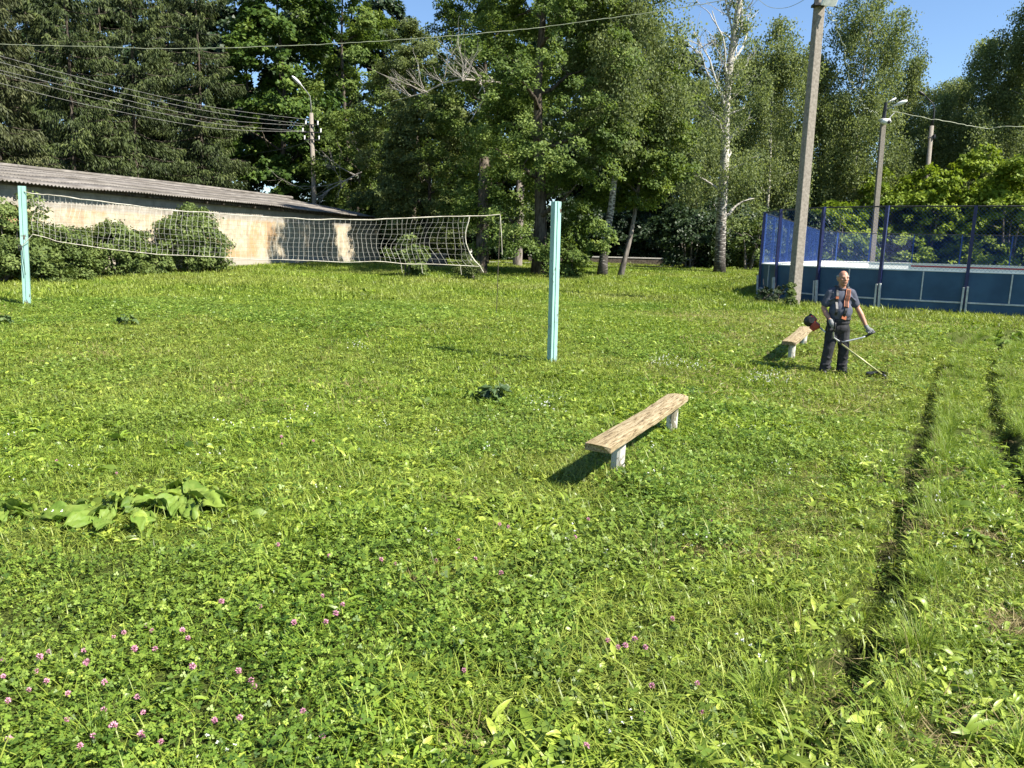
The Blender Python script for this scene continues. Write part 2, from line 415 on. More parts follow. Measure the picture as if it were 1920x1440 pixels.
# ------------------------------------------------------------------ ground
def ground():
    xs = np.concatenate([-np.geomspace(400, 14, 26), np.arange(-13, -1, .5), np.arange(-1, 13, .07), np.arange(13.2, 20, .6), np.geomspace(21, 400, 24)])
    ys = np.concatenate([-np.geomspace(60, 1, 10), np.arange(-.5, 1.6, .4), np.arange(1.8, 18.2, .08), np.arange(18.6, 64, .8), np.geomspace(66, 700, 24)])
    X, Y = np.meshgrid(xs, ys); Z = gz(X, Y)
    V = np.stack([X, Y, Z], -1).reshape(-1, 3); nx = len(xs)
    i, j = np.meshgrid(np.arange(len(ys) - 1), np.arange(nx - 1), indexing='ij'); a = (i * nx + j).ravel()
    F = np.stack([a, a + 1, a + nx + 1, a + nx], 1)
    me = np_mesh('ground', V, F, {'rut': np.exp(-(rut_dist(V[:, 0], V[:, 1]) / .12) ** 2)})
    m, nt, out = mat_new('soil_thatch_rut_shade')
    a = noise(nt, 1.3, 6, .65); b = noise(nt, 60, 6, .75)
    col = ramp(nt, b, [(.3, (.025, .032, .008)), (.5, (.07, .095, .018)), (.7, (.14, .165, .04))])
    soil = ramp(nt, b, [(.3, (.022, .024, .010)), (.7, (.06, .062, .024))])  # also darkens the ruts: their shadow put into the ground colour
    k = ramp(nt, a, [(.56, (0, 0, 0)), (.68, (.8, .8, .8))])
    at = node(nt, 'ShaderNodeAttribute', attribute_name='rut')
    mx = node(nt, 'ShaderNodeMath', operation='MAXIMUM'); nt.links.new(k, mx.inputs[0]); nt.links.new(at.outputs['Fac'], mx.inputs[1])
    principled(nt, out, mixc(nt, mx.outputs[0], col, soil), .95, .1, normal=bump(nt, b, .8, .05))
    tag(link('ground', me, m, smooth=True), kind='structure')
ground()

# footpath under the trees: asphalt strip with pale kerbs
def strip(name, y0, y1, x0, x1, dz, mat, th=0):
    xs = np.linspace(x0, x1, 60); mb = MB()
    for a, b in zip(xs[:-1], xs[1:]):
        q = [(a, y0 + .02 * a), (b, y0 + .02 * b), (b, y1 + .02 * b), (a, y1 + .02 * a)]
        top = [(x, y, float(gz0(x, y)) + dz) for x, y in q]; bot = [(x, y, z - max(th, .08)) for x, y, z in top]
        mb.add(top + bot, [(0, 1, 2, 3), (0, 4, 5, 1), (2, 6, 7, 3)])
    return mb.build(name, mat)
tag(strip('path', 53.2, 56.4, -16, 12.5, .05, MAT['asphalt']), kind='structure')
tag(strip('kerb', 52.95, 53.2, -16, 12.5, .16, MAT['stone'], .3), kind='structure')
# ------------------------------------------------------------------ storage shed
def shed():
    A = np.array([-8.85, 50.8]); d = np.array([8.8, 23.8]); d = d / np.linalg.norm(d); nb = np.array([-d[1], d[0]])  # d to the far corner, nb towards the back
    Lg = 36.0; zb = .55; base = .74
    t = thing('storage_shed', 'long low plastered shed with a grey corrugated roof beside the lawn', 'shed', (A[0], A[1], base))
    def P(s, w, z): return (A[0] - d[0] * s + nb[0] * w, A[1] - d[1] * s + nb[1] * w, z)
    zw = base + 2.78; ze = zw + .06; zr = 4.86; w2 = 6.9
    # walls
    def wall(mb, p, q, th=.25, up_a=0.0, up_b=0.0):
        p = np.array(p); q = np.array(q); e = (q - p) / np.linalg.norm(q - p); n = np.array([-e[1], e[0]]) * th
        c = [p, q, q + n, p + n]
        hs = [zw + up_a, zw + up_b, zw + up_b, zw + up_a]; V = [(x, y, zb - .5) for x, y in c] + [(x, y, h) for (x, y), h in zip(c, hs)]
        mb.add(V, [(0, 1, 5, 4), (1, 2, 6, 5), (2, 3, 7, 6), (3, 0, 4, 7), (4, 5, 6, 7)])
    mb = MB(); n = 18
    a = P(Lg, 0, 0)[:2]; b = P(0, 0, 0)[:2]
    wall(mb, a, b, up_a=.009 * Lg); mb.build('wall', MAT['wall'], t)
    mb = MB(); p0 = P(0, .25, 0); 
    gV = [P(0, .26, zb - .5), P(0, 13.8, zb - .5), P(0, 13.8, zw), P(0, w2, zr - .12), P(0, .26, zw)]
    gW = [P(.25, .26, zb - .5), P(.25, 13.8, zb - .5), P(.25, 13.8, zw), P(.25, w2, zr - .12), P(.25, .26, zw)]
    mb.add(gV + gW, [(0, 1, 2, 3, 4), (9, 8, 7, 6, 5)] + [(i, (i + 1) % 5 + 5 if False else (i + 5), (i + 1) % 5 + 5, (i + 1) % 5) for i in range(5)])
    g = mb.build('gable_wall', MAT['wall'], t)
    mb = MB(); wall(mb, P(0, 13.8, 0)[:2], P(Lg, 13.8, 0)[:2]); mb.build('back_wall', MAT['wall'], t)
    # wall plate / fascia beam in the eave shade
    mb = MB(); mb.bar(P(Lg, -.10, zw - .06 + .009 * Lg), P(-.15, -.10, zw - .06), .16, .14); mb.build('eave_beam', MAT['wood_dark'], t)
    mb = MB()
    for s in np.arange(.4, Lg, 1.1):
        mb = MB(); mb.bar(P(s, -.34, ze - .15 + .009 * s), P(s, .2, ze - .03 + .009 * s), .07, .09)
        mb.build('rafter', MAT['wood_dark'], t)
    # corrugated roof: rows of overlapping sheets, each row with its own slight offset
    ov = .48; s0, s1 = -.55, Lg + .3
    ns = int((s1 - s0) / .15 * 6)
    S = np.linspace(s0, s1, ns)
    def slope(name, wa, za, wb, zb_, rows):
        Vs = []; Fs = []; off = 0
        for r in range(rows):
            f0 = r / rows; f1 = min(1.0, (r + 1) / rows + .018)
            lift = .022
            row = []
            for f, lf in ((f0, .0), ((f0 + f1) / 2, .0), (f1, -.012)):
                w = wa + (wb - wa) * f; z = za + (zb_ - za) * f + .009 * np.clip(S, 0, 99) * (1 - f) * (wa < 0) + (lift if f == f0 else lift * .5 if lf == 0 else 0)
                sag = (N1(S * .35 + 3, f * 3 + np.zeros_like(S)) - .5) * .10 + (N2(S * .09, f * 2 + np.zeros_like(S) + 9) - .5) * .16
                stag = (N3(np.floor(S / 1.05), np.full_like(S, r * 3.7)) - .5) * .05 * (1 if f in (f0,) else 0)
                wav = np.cos((S - s0) / .15 * 2 * math.pi) * .028
                # end of the roof dips a little towards the far gable
                dip = -.28 * np.clip((1.6 - S) / 2.2, 0, 1) ** 2
                ww = w + stag
                row.append(np.stack([A[0] - d[0] * S + nb[0] * ww, A[1] - d[1] * S + nb[1] * ww, z + wav + sag + dip], -1))
            V = np.concatenate(row)
            i = np.arange(ns - 1)
            for k in range(2):
                a_ = off + k * ns + i
                Fs.append(np.stack([a_, a_ + 1, a_ + ns + 1, a_ + ns], 1))
            Vs.append(V); off += len(V)
        V = np.concatenate(Vs); F = np.concatenate(Fs)
        V = V - np.array([A[0], A[1], base])
        me = np_mesh(name, V, F)
        o = link(name, me, MAT['roof'], t, smooth=True)
        so = o.modifiers.new('thick', 'SOLIDIFY'); so.thickness = .014; so.offset = 0
        return o
    slope('roof', -ov, ze - .04, w2, zr, 5)
    slope('back_roof', 13.8 + ov, ze - .04, w2 - .02, zr - .02, 5)
    mb = MB(); mb.tube([P(s, w2, zr + .03 + (float(N2(s * .09, 11.)) - .5) * .16) for s in np.linspace(-.4, Lg, 40)], .10, 8); mb.build('ridge_cap', MAT['roof'], t)
    return P
shedP = shed()

# ------------------------------------------------------------------ hockey rink behind boards and mesh
def rink():
    dv = np.array([.45, .893]); dv /= np.linalg.norm(dv); n = np.array([dv[1], -dv[0]])
    R = 5.0; Cn = np.array([13.95, 27.6]); Wd = 31.0
    Cf = Cn + dv * (Wd - 2 * R)
    pts = []
    for s in 1.45 + 2.2 * np.arange(5, -1, -1): pts.append(Cn - dv * R + n * s)          # near straight, from beyond the frame to the corner
    for a in np.radians((9, 31, 54, 77)):
        pts.append(Cn - dv * R * math.cos(a) - n * R * math.sin(a))
    m = 10
    for k in range(0, m): pts.append(Cn - n * R + dv * (Wd - 2 * R) * k / m)
    for k in range(4):
        a = math.pi / 2 * k / 3
        pts.append(Cf - n * R * math.cos(a) + dv * R * math.sin(a))
    for s in np.arange(2.7, 25, 2.7): pts.append(Cf + dv * R + n * s)
    z0 = .36; zt = 1.56; zm = 3.42
    t = thing('hockey_rink', 'blue hockey rink enclosure with white topped boards and tall wire mesh', 'ice rink', (Cn[0], Cn[1], z0))
    cen = (Cn + Cf) / 2 + n * 20
    nearN = 9
    for k, (a, b) in enumerate(zip(pts[:-1], pts[1:])):
        e = (b - a) / np.linalg.norm(b - a); L = np.linalg.norm(b - a)
        o = np.array([e[1], -e[0]])
        if o @ (cen - a) > 0: o = -o                                              # outward
        gb = float(min(gz0(*a), gz0(*b))) - .05
        q = lambda s, w, z: (a[0] + e[0] * s + o[0] * w, a[1] + e[1] * s + o[1] * w, z)
        # board: outer blue sheet, white inner lining, white cap
        mb = MB(); mb.bar(q(0, 0, (gb + zt) / 2), q(L, 0, (gb + zt) / 2), .05, zt - gb); bd = mb.build('board_panel', MAT['rink_board'], t)
        mb = MB(); mb.bar(q(.0, -.032, (gb + zt) / 2 + .01), q(L, -.032, (gb + zt) / 2 + .01), .012, zt - gb); 
        mb.bar(q(0, -.01, zt + .022), q(L, -.01, zt + .022), .13, .036); mb.build('board_lining', MAT['rink_white'], bd)
        if 23 <= k:
            mb = MB(); mb.bar(q(0, -.042, zt - .16), q(L, -.042, zt - .16), .006, .10); mb.build('red_stripe', MAT['rink_red'], bd)
        # pale steel frame: mid rail, joint strip
        mb = MB(); mb.bar(q(.03, .045, z0 + .34), q(L - .03, .045, z0 + .34), .03, .045)
        mb.bar(q(L / 2, .043, z0 + .37), q(L / 2, .043, zt - .01), .03, .035, up=tuple(list(e) + [0])); mb.build('board_rail', MAT['rink_steel'], bd)
        # fence mesh: crossing wires clipped to the panel
        mb = MB(); H = zm - zt - .05; st = .105; zz = zt + .04; r = .0024 if k < 9 else .0028
        def wire(s0, h0, s1, h1):
            P0 = Vector(q(s0, .02, zz + h0)); P1 = Vector(q(s1, .02, zz + h1))
            D = (P1 - P0).normalized(); ov = Vector((o[0], o[1], 0)); x = D.cross(ov).normalized()
            V = []
            for Pp in (P0, P1):
                V += [Pp + x * r, Pp - x * r * .5 + ov * r * .87, Pp - x * r * .5 - ov * r * .87]
            mb.add(V, [(0, 1, 4, 3), (1, 2, 5, 4), (2, 0, 3, 5)])
        c = -H
        while c < L:
            s0 = max(c, 0); s1 = min(c + H, L)
            if s1 - s0 > .02:
                wire(s0, s0 - c, s1, s1 - c); wire(s0, H - (s0 - c), s1, H - (s1 - c))
            c += st
        mb.build('wire_mesh', MAT['rink_wire_lit_post'], t)
        mb = MB(); mb.tube([q(0, .02, zm), q(L, .02, zm)], .022, 6); mb.build('top_rail', MAT['metal_dark'], t)
        # post with its ground stake
        mb = MB(); w = .045 if k < 12 else .04
        mb.bar(q(0, .075, z0 + .3), q(0, .075, zm + .02), 2 * w, 2 * w, up=(float(e[0]), float(e[1]), 0)); po = mb.build('post', MAT['rink_navy'] if k < 10 else MAT['rink_wire_lit_post'], t)  # far posts get a lighter blue, sunlight put into their colour
        mb = MB(); mb.bar(q(-.06, .10, gb), q(-.05, .145, z0 + .80), .07, .05, up=(float(e[0]), float(e[1]), 0)); mb.bar(q(.06, .10, gb), q(.05, .145, z0 + .78), .06, .05, up=(float(e[0]), float(e[1]), 0))
        mb.build('stake', MAT['rink_steel'], po)
rink()

# ------------------------------------------------------------------ posts of the volleyball court and the net
def court_post(name_lab, u0, v0, h, top_u, top_v, wx, wy, yaw):
    b = gnd(u0, v0); b[2] = float(gz(b[0], b[1]))
    t = thing('volleyball_post', name_lab, 'post', b, 'teal posts of the volleyball court')
    top = at_y(top_u, top_v, b[1] + .0)
    lean = np.array([top[0] - b[0], 0.0])
    c, s = math.cos(yaw), math.sin(yaw)
    mb = MB()
    prof = [(-wx, -wy), (-wx * .34, -wy), (-wx * .30, -wy + .018), (-wx * .12, -wy + .018), (-wx * .08, -wy), (wx * .5, -wy), (wx, -wy), (wx, wy), (-wx, wy)]   # two channel bars welded: a shallow groove down the broad face
    V = []
    for f, z in ((0, -.35), (1, top[2] - b[2])):
        for x, y in prof:
            V.append((b[0] + x * c - y * s + lean[0] * f, b[1] + x * s + y * c, b[2] + z))
    k = len(prof); F = [(i, (i + 1) % k, k + (i + 1) % k, k + i) for i in range(k)] + [tuple(range(k, 2 * k)), tuple(range(k))[::-1]]
    mb.add(V, F); mb.build('shaft', MAT['teal'], t, bevel=.004)
    return t, np.array(top), b
lp, lp_top, lp_b = court_post('flaking teal volleyball post holding the end of the net', 50, 575, 2.7, 41, 349, .075, .07, .42)
mp_, mp_top, mp_b = court_post('bare teal square post standing alone in mid lawn beyond the plank bench', 1035, 684, 2.65, 1043, 378, .060, .058, .55)
# hooks and twisted wire on the netted post
mb = MB()
for hz_ in (2.55, 1.42):
    cx, cy, cz = lp_b[0] + .06 - .02 * hz_, lp_b[1] - .10, lp_b[2] + hz_
    for j in range(3):
        a0 = np.linspace(0, 2 * math.pi, 12)
        mb.tube([(cx + .035 * math.cos(a), cy - .02 + .02 * math.sin(a), cz - .04 * j + .03 * math.sin(a)) for a in a0], .009, 5)
mb.tube([(lp_b[0] + .07, lp_b[1] - .11, lp_b[2] + 1.42), (lp_b[0] + .085, lp_b[1] - .12, lp_b[2] + 1.1), (lp_b[0] + .10, lp_b[1] - .11, lp_b[2] + .75)], .008, 5)
mb.build('hook', MAT['metal_dark'], lp)

def net():
    ypts = lambda f: 18.3 + .5 * f
    top_px = [(60, 363), (103, 366), (180, 377), (300, 392), (420, 401), (500, 408), (600, 411.5), (708, 412), (800, 408), (880, 405)]
    bot_px = [(62, 440), (105, 452), (180, 463), (300, 476), (420, 484), (500, 488), (600, 491), (708, 491.5), (800, 495), (905, 500)]
    K = len(top_px)
    T = np.array([at_y(u, v, ypts(i / (K - 1))) for i, (u, v) in enumerate(top_px)])
    Bt = np.array([at_y(u, v, ypts(i / (K - 1)) - .05 + (.25 if i > 7 else 0)) for i, (u, v) in enumerate(bot_px)])
    def interp(P, s):
        k = np.arange(K)
        return np.stack([np.interp(s, k, P[:, j]) for j in range(3)], -1)
    t = thing('volleyball_net', 'sagging pale cord volleyball net strung in front of the shed', 'net', (float(T[5, 0]), float(T[5, 1]), float(gz(T[5, 0], T[5, 1]))))
    s_fine = np.interp(np.linspace(0, 1, 88), np.linspace(0, 1, K), np.arange(K))
    # equalise along length
    dist = np.concatenate([[0], np.cumsum(np.linalg.norm(np.diff(T, axis=0), axis=1))])
    sv = np.interp(np.linspace(0, dist[-1], 84), dist, np.arange(K))
    rows = 9
    mb = MB()
    def pt(si, f):
        a = interp(T, np.array([si]))[0]; b = interp(Bt, np.array([si]))[0]
        p = a * (1 - f) + b * f
        far = np.clip((si - 4.5) / 4.5, 0, 1)
        p = p + np.array([.18 * far * math.sin(f * math.pi * .9) * -1, 0, 0]) * 1.0
        p = p + np.array([(float(N1(si * 2.3, f * 3.1)) - .5) * (.10 + .22 * far) * (f * (1 - f) * 4), (float(N2(si * 1.3, f * 2.1 + 4)) - .5) * .25 * f * (1 - f) * 4, (float(N3(si * 1.7 + 5, f * 2)) - .5) * .05])
        return p
    G = [[pt(si, r / rows) for r in range(rows + 1)] for si in sv]
    for col in G: mb.tube(col, .0026, 3, cap=False)
    for r in range(1, rows): mb.tube([G[i][r] for i in range(len(G))], .0024, 3, cap=False)
    mb.build('mesh', MAT['netcord'], t)
    mb = MB(); mb.tube([lp_top + np.array([0.07, -.05, -.12])] + [interp(T, np.array([x]))[0] + np.array([0, 0, (float(N4(x * 6, 1.)) - .5) * .03]) for x in np.linspace(0, K - 1, 40)], [.008] + [.009 + .007 * float(N1(x * 4, 2.)) for x in np.linspace(0, K - 1, 40)], 6)
    mb.build('top_cord', MAT['rope'], t)
    mb = MB(); mb.tube([np.array([lp_b[0] + .08, lp_b[1] - .1, lp_b[2] + 1.42])] + [G[i][rows] for i in range(len(G))] + [G[-1][rows] + np.array([.08, 0, -.14])], .0085, 5)
    mb.tube([G[-1][r] for r in range(rows + 1)], .014, 5)
    for i in (70, 74, 80): mb.tube([G[i][rows], G[i][rows] + np.array([.03, 0, -.22])], .006, 4)
    mb.build('edge_cord', MAT['rope'], t)
    # guy rope to the thin stake
    e = at_y(938, 402, 18.9)
    b = np.array([e[0] - .05, 19.0, float(gz(e[0] - .05, 19.0))])
    p = thing('net_stake', 'thin weathered steel pole tying off the free end of the net', 'pole', b)
    mb = MB(); mb.tube([b + np.array([0, 0, -.3]), [e[0], 18.95, e[2] + .04]], [.009, .007], 6); mb.build('rod', MAT['bark'], p)
    mb = MB(); mb.tube([e + np.array([0, 0, -.02]), e + np.array([.035, -.03, -.4]), e + np.array([.07, -.03, -.95])], .007, 5)
    mb.build('loose_cord', MAT['rope'], p)
    mb = MB(); mb.tube([T[-1], (T[-1] + e) / 2 + np.array([0, 0, -.015]), e], .010, 5); mb.build('guy_rope', MAT['rope'], t)
net()

# ------------------------------------------------------------------ plank benches
def bench(label, a, b, ext0, ext1, wid, ztop, th=.06):
    a = np.array(a, float); b = np.array(b, float); d = (b - a) / np.linalg.norm(b - a); o = np.array([d[1], -d[0]])
    g0 = float(gz(*a)); g1 = float(gz(*b))
    t = thing('bench', label, 'bench', (a[0], a[1], g0), 'plank benches on the lawn')
    A = a - d * ext0; Bq = b + d * ext1
    zA = g0 + ztop; zB = g1 + ztop + .0
    n = 14; V = []; F = []
    secs = []
    for i in range(n + 1):
        f = i / n; c = A + (Bq - A) * f; z = zA + (zB - zA) * f + .003 * math.sin(f * 7) - .012 * math.sin(math.pi * f)
        h = wid / 2 + (float(N1(i * .9, 3.3)) - .5) * .008
        q = []
        for w, zz in ((-h, 0), (-h * .35, .008), (h * .45, .004), (h, -.008), (h, -th), (-h, -th)):
            p = c + o * w; q.append((p[0], p[1], z + zz + (float(N2(i * 1.1, w * 9)) - .5) * .008))
        secs.append(q)
    # chipped, angled ends
    for s, sg in ((0, 1), (n, -1)):
        for j, sh in enumerate((.05, .015, .0, .03, .03, .05)):
            x, y, z = secs[s][j]; secs[s][j] = (x + d[0] * sh * sg, y + d[1] * sh * sg, z)
    for q in secs: V += q
    for i in range(n):
        for j in range(6): F.append((i * 6 + j, i * 6 + (j + 1) % 6, i * 6 + 6 + (j + 1) % 6, i * 6 + 6 + j))
    F += [tuple(range(6))[::-1], tuple(n * 6 + j for j in range(6))]
    yaw = math.atan2(-d[0], d[1])
    mb = MB(); mb.add(V, F); s = mb.build('seat', MAT['plank'], t, bevel=.006)
    # grain follows the plank: give the mesh its own axis
    Rm = Matrix.Rotation(yaw, 4, 'Z'); s.data.transform(Rm.inverted()); s.rotation_euler = (0, 0, yaw)
    for p, g in ((a, g0), (b, g1)):
        k = np.linalg.norm(p - A) / np.linalg.norm(Bq - A)
        zt = zA + (zB - zA) * k - th - .012
        mb = MB()
        mb.tube([(p[0], p[1], g - .25), (p[0], p[1], g + .15), (p[0] + .004, p[1], zt)], [.064, .060, .058], 14)
        mb.build('leg', MAT['whitewash'], t, smooth=False)
bench('weathered plank bench on two whitewashed posts nearest the camera', (.94, 6.52), (1.75, 8.22), .60, .24, .225, .40)
bench('plank bench on white posts just behind the man with the brushcutter', (4.88, 13.45), (5.60, 14.85), .50, .24, .23, .40)

# ------------------------------------------------------------------ poles, lamps, cables
def lamp_head(name, p, d, parent, L=.62, w=.17, mat='lamp_white'):
    d = Vector(tuple(d)).normalized(); mb = MB()
    q = d.to_track_quat('Y', 'Z').to_matrix()
    mb.ell(Vector(tuple(p)) + d * L * .55, (w * .5, L * .5, w * .42), q, 0, 12, 8)
    mb.tube([Vector(tuple(p)) - d * .12, Vector(tuple(p)) + d * .25], [.035, .06], 8)
    return mb.build(name, MAT[mat], parent, smooth=True)

def big_pole():
    b = gnd(1487, 578); b[2] = float(gz(b[0], b[1]))
    top = at_y(1538.5, -14, b[1] + .1)
    t = thing('utility_pole', 'tall square concrete pole standing directly against the rink boards', 'utility pole', b)
    mb = MB(); V = []
    for p, w, dp in ((b + np.array([0, 0, -.4]), .155, .13), (top, .125, .105)):
        for x, y in ((-w, -dp), (w, -dp), (w, dp), (-w, dp)):
            c, s = math.cos(.35), math.sin(.35)
            V.append((p[0] + x * c - y * s, p[1] + x * s + y * c, p[2]))
    mb.add(V, [(0, 1, 5, 4), (1, 2, 6, 5), (2, 3, 7, 6), (3, 0, 4, 7), (4, 5, 6, 7), (3, 2, 1, 0)])
    mb.build('shaft', MAT['concrete'], t, bevel=.02)
    q = at_y(1535, 10, b[1])
    mb = MB(); mb.box(q + np.array([0, 0, 0]), (.33, .30, .07)); mb.tube([q + np.array([.1, -.15, 0]), q + np.array([.45, -.25, -.12])], .02, 6)
    mb.build('bracket', MAT['metal_dark'], t)
    fl = at_y(1556, 0, b[1] - .3)
    rot = Euler((.5, 0, .35)).to_matrix()
    mb = MB(); mb.box(fl, (.42, .14, .30), rot); mb.box(fl + np.array([0, -.05, .0]), (.48, .05, .35), rot)
    mb.tube([fl, q + np.array([.12, -.15, .05])], .02, 6)
    mb.build('floodlight', MAT['lamp_white'], t, bevel=.012)
    return top
bp_top = big_pole()

def mid_pole():
    y = 53.5; top = at_y(1657, 222, y); bx = at_y(1634, 492, y)
    x0 = bx[0] + (bx[0] - top[0]) / (top[2] - bx[2]) * (bx[2] - .75)
    b = np.array([x0, y, .78])
    t = thing('lamp_post', 'square concrete lamp post with loudspeaker and white lamp behind the rink mesh', 'lamp post', b)
    mb = MB(); V = []
    for p, w in ((b - np.array([0, 0, .3]), .17), (top, .15)):
        for sx, sy in ((-1, -1), (1, -1), (1, 1), (-1, 1)): V.append((p[0] + sx * w, p[1] + sy * w * .8, p[2]))
    mb.add(V, [(0, 1, 5, 4), (1, 2, 6, 5), (2, 3, 7, 6), (3, 0, 4, 7), (4, 5, 6, 7)]); mb.build('shaft', MAT['concrete'], t, bevel=.02)
    tp = Vector(tuple(top))
    # dark cap piece above the concrete
    mb = MB(); mb.tube([tp, tp + Vector((.04, 0, 1.0))], [.13, .11], 8); mb.build('cap', MAT['metal_dark'], t)
    c = Vector(tuple(at_y(1661, 228, y - .5)))
    mb = MB(); mb.ell(c, (.34, .26, .20), None, 0, 14, 8); mb.box(c + Vector((-.05, .1, .12)), (.62, .4, .10)); sp = mb.build('loudspeaker', MAT['lamp_white'], t, smooth=True)
    mb = MB(); mb.ell(c + Vector((.10, -.17, -.03)), (.15, .12, .13)); mb.build('speaker_mouth', MAT['metal_dark'], sp)
    a0 = Vector(tuple(at_y(1660, 206, y))); a1 = Vector(tuple(at_y(1677, 198, y - .6)))
    mb = MB(); mb.tube([tp + Vector((0, 0, .9)), a0, a1], .04, 6); mb.tube([c + Vector((.1, 0, .1)), Vector(tuple(at_y(1678, 210, y - .2)))], .025, 5); mb.build('arm', MAT['metal_grey'], t)
    lamp_head('lamp_head', a1, Vector(tuple(at_y(1692, 192, y - .8))) - a1, t, .75, .30)
    a2 = Vector(tuple(at_y(1668, 190, y + .2)))
    lamp_head('lamp_head', a2, Vector(tuple(at_y(1680, 184, y + .4))) - a2, t, .6, .2, 'metal_grey')
mid_pole()

def rear_pole():
    y = 60.0; top = at_y(1747, 236, y); lo = at_y(1737, 345, y)
    k = (top[0] - lo[0]) / (top[2] - lo[2])
    b = np.array([lo[0] - k * (lo[2] - .8), y, .8])
    t = thing('lamp_post', 'round concrete lamp post with dark curved arm rising from yellow green thicket', 'lamp post', b)
    mb = MB(); mb.tube([b - np.array([0, 0, .3]), top], [.20, .15], 12); mb.build('shaft', MAT['concrete'], t, smooth=True)
    T = Vector(tuple(top))
    pts = [T, Vector(tuple(at_y(1751, 218, y))), Vector(tuple(at_y(1752, 203, y))), Vector(tuple(at_y(1748, 193, y))), Vector(tuple(at_y(1735, 180, y)))]
    mb = MB(); mb.tube(pts, [.12, .06, .04, .04, .04], 8); mb.build('arm', MAT['metal_dark'], t, smooth=True)
    lamp_head('lamp_head', pts[-1], Vector(tuple(at_y(1722, 171, y))) - pts[-1], t, .62, .26, 'metal_dark')
    mb = MB(); q = Vector(tuple(at_y(1746, 258, y - .2))); mb.box(q, (.55, .12, .10)); mb.box(q + Vector((.2, -.02, .12)), (.12, .2, .2)); mb.build('bracket', MAT['metal_dark'], t)
rear_pole()

def left_pole():
    y = 62.0; top = at_y(583.5, 212, y); lo = at_y(589, 372, y)
    k = (top[0] - lo[0]) / (top[2] - lo[2])
    b = np.array([lo[0] - k * (lo[2] - .8), y, .8])
    t = thing('utility_pole', 'slim round pole with insulators and a curved white lamp behind the shed', 'utility pole', b)
    mb = MB(); mb.tube([b - np.array([0, 0, .3]), top], [.21, .15], 12); mb.build('shaft', MAT['concrete'], t, smooth=True)
    for v in (234, 248, 262):
        mb = MB(); q = Vector(tuple(at_y(584.5, v, y - .2))); w = {234: .5, 248: .75, 262: .6}[v]
        mb.box(q, (2 * w, .07, .07)); ca = mb.build('crossarm', MAT['metal_dark'], t)
        for sx in (-1, 1):
            mb = MB(); mb.tube([q + Vector((sx * w * .92, 0, 0)), q + Vector((sx * w * .92, 0, .30))], [.05, .07], 8); mb.build('insulator', MAT['porcelain'], ca)
    pts = [Vector(tuple(top)), Vector(tuple(at_y(583, 195, y))), Vector(tuple(at_y(581, 180, y - .3))), Vector(tuple(at_y(572, 168, y - .6))), Vector(tuple(at_y(566, 161, y - .9)))]
    mb = MB(); mb.tube(pts, .035, 8); mb.build('arm', MAT['metal_grey'], t, smooth=True)
    lamp_head('lamp_head', pts[-1], Vector(tuple(at_y(552, 147, y - 1.3))) - pts[-1], t, .95, .30)
left_pole()

def cable(label, px, ys, r, mat='wire', wob=0.0, group=None, n=60):
    ts = np.linspace(0, 1, len(px)); tt = np.linspace(0, 1, n)
    P = np.array([at_y(u, v, y) for (u, v), y in zip(px, ys)])
    Q = []
    for x in tt:   # smooth through the points (Catmull-Rom)
        k = min(int(x * (len(P) - 1)), len(P) - 2); f = x * (len(P) - 1) - k
        p0, p1, p2, p3 = P[max(k - 1, 0)], P[k], P[k + 1], P[min(k + 2, len(P) - 1)]
        q = .5 * (2 * p1 + (p2 - p0) * f + (2 * p0 - 5 * p1 + 4 * p2 - p3) * f * f + (3 * p1 - p0 - 3 * p2 + p3) * f ** 3)
        if wob: q = q + rng.normal(size=3) * wob
        Q.append(q)
    mb = MB(); mb.tube(Q, r, 5)
    return tag(mb.build('cable', MAT[mat], origin=Q[0]), label, 'cable', group)
cable('pale twisted cable sagging high across the tree tops to the big concrete pole', [(-60, 81), (160, 87), (330, 91), (560, 85), (760, 74), (960, 57), (1150, 33), (1280, 14), (1420, -12), (1538, -40)], [34, 33, 32, 31, 30, 29, 28, 27, 25.5, 24], .012, 'cable', .008, 'overhead cables', 120)
wy = 61.8
for lab, a, b, c, d in (('topmost of the fanned wires running in to the slim pole behind the shed', (-60, 88), (170, 150), (400, 201), (577, 224)),
                        ('second wire down of the fan running to the slim pole behind the shed', (-60, 100), (170, 161), (400, 210), (575, 233)),
                        ('middle wire of the fan running to the slim pole behind the shed', (-60, 117), (170, 172), (400, 222), (572, 236)),
                        ('second lowest wire of the fan running to the slim pole behind the shed', (-60, 121), (170, 182), (400, 231), (573, 246)),
                        ('lowest wire of the fan running to the slim pole behind the shed', (-60, 140), (170, 198), (400, 240), (573, 247))):
    cable(lab, [a, b, c, d], [40, 48, 56, wy], .013, 'wire', 0, 'wires to the slim pole', 40)
cable('thin slack wire slanting down into dark trees from the slim pole crossarm', [(584, 263), (540, 277), (470, 290), (380, 312)], [61.7, 64, 67, 70], .016, 'wire', 0, 'wires to the slim pole', 20)
cable('kinked pale cable looping from the big concrete pole to the rink lamp post', [(1548, 12), (1575, 60), (1592, 140), (1608, 175), (1628, 205), (1648, 212)], [24, 30, 38, 44, 50, 53.3], .014, 'cable', .05, 'overhead cables', 60)
cable('wavy pale cable drooping from the lamp post loudspeaker out over the thicket', [(1672, 208), (1740, 222), (1800, 232), (1850, 241), (1900, 237), (2000, 250)], [53.3, 53, 53, 53, 52.5, 52], .021, 'cable', .02, 'overhead cables', 50)
cable('thin wire arcing through the sky near the bare birch top to the big pole', [(1415, -8), (1440, 12), (1470, 15), (1500, 4), (1534, -20)], [30, 28, 27, 25.5, 24], .008, 'cable', 0, 'overhead cables', 30)
